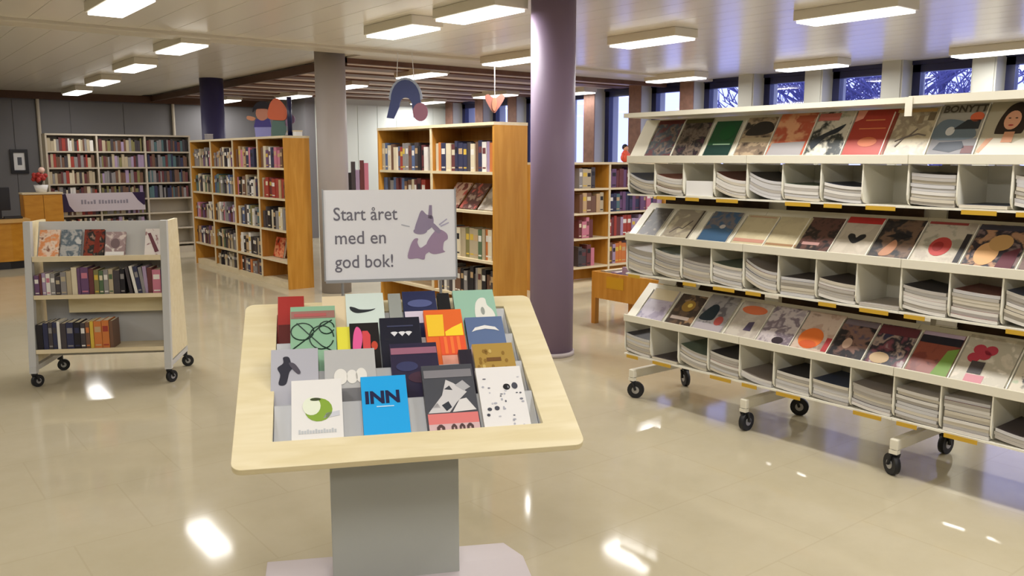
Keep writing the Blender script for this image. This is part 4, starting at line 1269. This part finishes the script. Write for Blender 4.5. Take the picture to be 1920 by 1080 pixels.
for i, (x0, w, h, cs, lab) in enumerate(lows):
    o = magazine(2, x0, w, h, art(cs, 13, 60 + i), lab)
    if i == 0: patch(o, 'cream_top', rect(-.1, .1, .17, .258), flat(206, 192, 160))
    if i == 1: patch(o, 'gold_flower', disc(.0, .16, .05, .045), flat(150, 116, 50)); patch(o, 'yellow_centre', disc(.01, .165, .018, .016), flat(222, 196, 96), .0013); patch(o, 'pale_strip', rect(-.08, .06, .05, .075), flat(176, 160, 150))
    if i == 2: patch(o, 'teal_figure', smooth([(-.1, .09), (-.05, .2), (.0, .19), (.01, .12), (-.01, .085)]), flat(24, 40, 50)); patch(o, 'red_spots', disc(.05, .09, .03, .035), flat(170, 76, 70)); patch(o, 'pale_foot', rect(-.1, .1, .01, .06), flat(170, 162, 166))
    if i == 3: patch(o, 'orange_banner', disc(.0, .21, .085, .032), flat(206, 110, 70)); patch(o, 'violet_shape', [(.0, .06), (.05, .06), (.045, .13), (.01, .12)], flat(76, 66, 88))
    if i == 4: patch(o, 'dark_spot', disc(.02, .035, .035, .025), flat(44, 34, 42))
    if i == 5: patch(o, 'pumpkin', disc(-.02, .09, .07, .07), flat(216, 110, 44)); patch(o, 'pumpkin_shade', disc(-.02, .05, .05, .025), flat(196, 86, 40), .0013); patch(o, 'red_edge', rect(.07, .1, .02, .11), flat(170, 56, 60))
    if i == 6: patch(o, 'small_face', disc(-.02, .1, .025, .035), flat(180, 150, 130)); patch(o, 'head_strip', rect(-.09, .09, .22, .255), flat(110, 98, 104))
    if i == 7: patch(o, 'skin_shape', disc(-.03, .05, .05, .035), flat(186, 160, 124)); patch(o, 'maroon_head', rect(-.097, .097, .2, .255), flat(90, 40, 48))
    if i == 8: patch(o, 'black_band', rect(-.097, .097, .19, .235), flat(26, 24, 36)); patch(o, 'green_field', [(.02, .004), (.097, .004), (.097, .18), (.05, .16)], flat(110, 142, 62)); patch(o, 'white_band', rect(-.097, .097, .236, .258), flat(170, 150, 166))
    if i == 9:
        for q in ((-.05, .20), (-.02, .17), (-.06, .15), (.0, .20)):
            patch(o, 'red_flower', disc(q[0], q[1], .028), flat(170, 54, 70), .0006 + .0003 * (q[0] > -.03))
        patch(o, 'dark_vase', rect(-.06, .0, .06, .13), flat(66, 60, 60), .0018); patch(o, 'pink_foot', rect(-.06, .02, .01, .055), flat(196, 130, 140))
    if i == 10: patch(o, 'dark_shape', [(-.06, .05), (-.02, .17), (.02, .15), (.03, .05)], flat(36, 30, 32))

# magazines lying in the bins: gently sagging sheets, each one a thing
def sag(z, lift, side):
    n = 8
    w, d, t = .204, .275, .0155
    v, f = [], []
    for j in (0, 1):
        for i in range(n + 1):
            s = i / n
            e = (1 - s) if side > 0 else s
            c = lift * (e ** 2.2) 
            x = -w / 2 + w * s
            for y in (0, d):
                v.append((x, y, c + t * j))
    st = 2 * (n + 1)
    for i in range(n):
        a = 2 * i
        f.append((a, a + 1, a + 3, a + 2))
        f.append((st + a, st + a + 2, st + a + 3, st + a + 1))
        f.append((a, a + 2, st + a + 2, st + a))
        f.append((a + 1, st + a + 1, st + a + 3, a + 3))
    f.append((0, st, st + 1, 1))
    f.append((2 * n, 2 * n + 1, st + 2 * n + 1, st + 2 * n))
    b = MB()
    b.add(v, f)
    for k in range(len(b.m)):
        if k < 4 * n and k % 4 == 1: b.m[k] = 1
    return b
SAG = {}
def sag_mesh(lift, side):
    k = (lift, side)
    if k not in SAG:
        SAG[k] = sag(0, lift, side).mesh('magazine', [M['magpaper'], M['magpaper']])
        for p in SAG[k].polygons: p.use_smooth = False
    return SAG[k]
covers = [flat(70, 62, 66), flat(110, 60, 56), flat(50, 60, 84), flat(176, 168, 160), flat(96, 110, 96), flat(140, 130, 124), flat(46, 44, 52), flat(150, 90, 80)]
cov_n = ['dark grey', 'brick red', 'slate blue', 'pale', 'grey-green', 'taupe', 'black', 'rosy']
papers = [mat('magazine_paper_%s' % n, srgb(*c), .6, .3) for n, c in (('warm', (200, 192, 176)), ('cool', (196, 194, 194)), ('grey', (176, 170, 162)), ('white', (214, 210, 204)))]
# number of magazines and curl of the pile in each bin, per tier
BINS = [[5, 6, 0, 6, 6, 5, 5, 0, 9, 1, 8, 3], [9, 9, 7, 7, 7, 6, 6, 1, 7, 8, 8, 4], [7, 1, 6, 7, 2, 6, 6, 7, 9, 10, 3, 3]]
CURL = [[.05, .03, 0, .05, .05, .01, .02, 0, .01, 0, .02, 0], [.03, .03, .02, .02, .06, 0, .02, 0, .02, .01, .03, 0], [.02, 0, .04, .02, .03, .01, .01, .02, .01, 0, .02, 0]]
tn = ['upper', 'middle', 'lower']
rb = random.Random(21)
for ti in range(3):
    zl, zb, tl, PL = TIERS[ti]
    for k in range(11):
        n = BINS[ti][k]
        for j in range(n):
            me = sag_mesh(CURL[ti][k], 1)
            o = bpy.data.objects.new('magazine', me)
            COL.objects.link(o)
            ci = rb.randrange(8)
            o.matrix_world = FR @ Matrix.Translation((U0 + (k + .5) * SLOT + rb.uniform(-.004, .004), .012 + rb.uniform(0, .008), zb + .002 + j * .0163))
            sl_ = o.material_slots
            sl_[0].link = 'OBJECT'; sl_[0].material = rb.choice(papers)
            sl_[1].link = 'OBJECT'; sl_[1].material = covers[ci]
            pos = 'topmost' if j == n - 1 else '%s from the bottom' % ordw(j)
            tag(o, '%s-covered magazine, %s in the %s bin of the %s tier' % (cov_n[ci], pos, ordw(k), tn[ti]), 'magazine', 'magazines lying in the rack bins')
# a white folder face in the third bin, and cards behind the lower tier
def card(x, y, z, w, h, tilt, label, m=None):
    o = thing('card', label, 'card', FR @ Matrix.Translation((x, y, z)) @ Matrix.Rotation(R(90 - tilt), 4, 'X'), 'white cards on the rack')
    MB().box(-w / 2, w / 2, 0, h, -.002, 0).build('sheet', m or M['white'], o)
    MB().box(-w / 2, w / 2, -.006, -.0002, -.012, .004).build('holder', M['bin'], o)
    return o
card(U0 + 2.5 * SLOT, .02, TIERS[0][1] + .007, .20, .085, 0, 'white paper sheet standing in the third bin of the upper tier')
zc = TIERS[2][0] + .31 * math.sin(R(43))
yc = .0145 + .31 * math.cos(R(43))
card(.10, yc - .004, zc + .004, .15, .10, 8, 'white card standing above the lavender magazine on the rack')
card(.30, yc - .004, zc + .004, .12, .06, 40, 'white card lying back above the golden flower magazine')
card(1.90, yc - .004, zc + .004, .10, .12, 4, 'white card standing above the red and green magazine on the rack')

# ------------------------------------------------------------------ hanging and standing decorations
def cut(parent, name, pts, m, z=0., t=.012):
    return MB().prism(smooth(pts, 3) if len(pts) < 14 and name not in ('legs', 'shirt') else pts, z, z + t).build(name, m, parent)
# cut-out child figure on the long bookcase
t = thing('cutout_figure', 'painted cut-out of a black-haired child standing on the long oak bookcase', 'decoration', frame((4.22, 10.45, 1.8215), -90 + 40) @ Matrix.Rotation(R(90), 4, 'X'))
cut(t, 'legs', [(-.10, 0), (.10, 0), (.11, .12), (-.11, .12)], flat(150, 150, 210))
cut(t, 'shirt', [(-.12, .12), (.12, .12), (.10, .22), (-.09, .22)], flat(74, 66, 140))
cut(t, 'arm', [(-.12, .20), (-.2, .22), (-.19, .26), (-.09, .235)], flat(200, 140, 110), .012)
cut(t, 'face', disc(0, .29, .085, .09), flat(196, 134, 112), .001)
cut(t, 'hair', [(-.12, .30), (-.10, .38), (-.03, .43), (.06, .43), (.12, .38), (.12, .30), (.09, .34), (-.06, .345)], flat(28, 24, 34), .013)
t = thing('cutout_figure', 'painted cut-out with an orange head and green body on the long bookcase', 'decoration', frame((4.24, 10.0, 1.8215), -90 + 40) @ Matrix.Rotation(R(90), 4, 'X'))
cut(t, 'body', [(-.09, 0), (.07, 0), (.09, .20), (-.06, .22)], flat(84, 110, 104))
cut(t, 'head', [(-.13, .22), (-.10, .38), (-.02, .45), (.06, .40), (.12, .30), (.10, .20), (.0, .19)], flat(196, 96, 62), .013)
cut(t, 'tail', [(.09, .12), (.2, .16), (.2, .24), (.11, .26)], flat(150, 120, 150), .0)
# dark pole and pale boxes on the long bookcase end
t = thing('lamp_post', 'dark upright pole standing on the near end of the long oak bookcase', 'pole', frame((4.30, 9.82, 1.8215), 0))
MB().cyl((0, 0, .012), (0, 0, .46), .028, 12).build('pole', M['navy'], t, True)
MB().cyl((0, 0, 0), (0, 0, .0118), .06, 16).build('foot', M['navy'], t, True)
for i, (yy, w) in enumerate(((10.02, .12), (9.70, .09))):
    t = thing('small_box', ['pale small box behind the dark pole on the long bookcase', 'pale small box before the dark pole on the long bookcase'][i], 'box', frame((4.34, yy, 1.8215), -90))
    MB().box(-w / 2, w / 2, -.04, .04, 0, .05).build('body', M['white'], t)
    MB().box(-w / 2 - .003, w / 2 + .003, -.043, .043, .0505, .064).build('lid', flat(226, 206, 170), t)
t = thing('small_box', 'small grey box on the far end of the long oak bookcase', 'box', frame((4.2, 12.4, 1.8215), -90))
MB().box(-.06, .06, -.04, .04, 0, .07).build('body', flat(150, 146, 150), t)
MB().box(-.062, .062, -.042, .042, .0705, .08).build('lid', flat(170, 166, 168), t)

def hang(x, y, z, deg, name, label):
    return thing(name, label, 'decoration', frame((x, y, z), deg) @ Matrix.Rotation(R(90), 4, 'X'))
# blue arch
t = hang(5.0, 8.30, 2.02, -48, 'hanging_arch', 'blue arch shaped cut-out hanging from the ceiling above the tall bookcase')
A = disc(0, .16, .165, .24, 14, 0, 180)
Bi = disc(0, .14, .06, .10, 10, 180, 0)
pts = [(.165, .0), (.165, .16)] + A[1:-1] + [(-.165, .16), (-.20, .0), (-.13, -.01), (-.07, .12)] + Bi[1:-1] + [(.07, .12), (.09, .0)]
def strip(t, name, outer, inner, m):
    b = MB()
    n = len(outer)
    v = [(p[0], p[1], 0) for p in outer] + [(p[0], p[1], 0) for p in inner] + [(p[0], p[1], .02) for p in outer] + [(p[0], p[1], .02) for p in inner]
    f = []
    for i in range(n - 1):
        f += [(i, i + 1, n + i + 1, n + i), (2 * n + i + 1, 2 * n + i, 3 * n + i, 3 * n + i + 1), (i + 1, i, 2 * n + i, 2 * n + i + 1), (n + i, n + i + 1, 3 * n + i + 1, 3 * n + i)]
    f += [(0, n, 3 * n, 2 * n), (n - 1, 3 * n - 1, 4 * n - 1, 2 * n - 1)]
    b.add(v, f)
    return b.build(name, m, t)
outer = [(-.22, -.02)] + [(-.17 * math.cos(R(a_)), .17 + .22 * math.sin(R(a_))) for a_ in range(0, 181, 15)] + [(.19, .0)]
inner = [(-.14, -.03)] + [(-.075 * math.cos(R(a_)), .10 + .10 * math.sin(R(a_))) for a_ in range(0, 181, 15)] + [(.09, -.02)]
strip(t, 'arch', outer, inner, flat(66, 76, 122))
out2 = [(p[0] * 1.12, p[1] * 1.06) for p in outer[1:-1]]
strip(t, 'pale_rim', out2, [(p[0] * 1.003, p[1] * 1.003 + .0) for p in outer[1:-1]], flat(150, 160, 180))
cut(t, 'mauve_head', disc(.17, .04, .085, .10), flat(150, 104, 124), .021)
for xx in (-.1, .1):
    MB().cyl((xx, .36, .01), (xx * .8, CEIL - .05 - 2.02, .01), .004, 6).build('string', M['string'], t)
t = hang(6.3, 8.40, 2.10, -48, 'hanging_shape', 'small orange-brown heart-like cut-out hanging from the slatted ceiling')
cut(t, 'wing', [(-.12, .18), (-.08, .22), (0, .17), (.08, .22), (.12, .17), (.03, .03), (-.01, 0), (-.06, .06)], flat(170, 112, 100))
cut(t, 'body', disc(.0, .10, .03, .08), flat(190, 130, 104), .0125)
MB().cyl((0, .19, .006), (0, CEIL - .002 - 2.10, .006), .004, 6).build('string', M['string'], t)

# tall folders on a pale high table behind the sign
HX, HY = 6.03, 11.42
t = thing('high_table', 'pale high table behind the white sign by the grey column', 'table', frame((HX, HY, 0), -30))
MB().box(-.4, .4, -.3, .3, 1.02, 1.05).build('table_top', M['birch'], t)
for xx in (-.36, .36):
    for yy in (-.26, .26):
        MB().cyl((xx, yy, 0), (xx, yy, 1.0195), .025, 10).build('leg', M['greymetal'], t)
for i in range(5):
    c = ['black', 'charcoal', 'lilac', 'maroon', 'pink'][i]
    dd = -.16 + i * .064
    book(frame((HX + dd * .866, HY - dd * .5, 1.0505), -30), .058, .2, [.30, .46, .34, .48, .44][i], c, '%s tall folder, %s of five standing on the pale high table' % (c, ordw(i)), 'folders on the pale high table', name='folder')
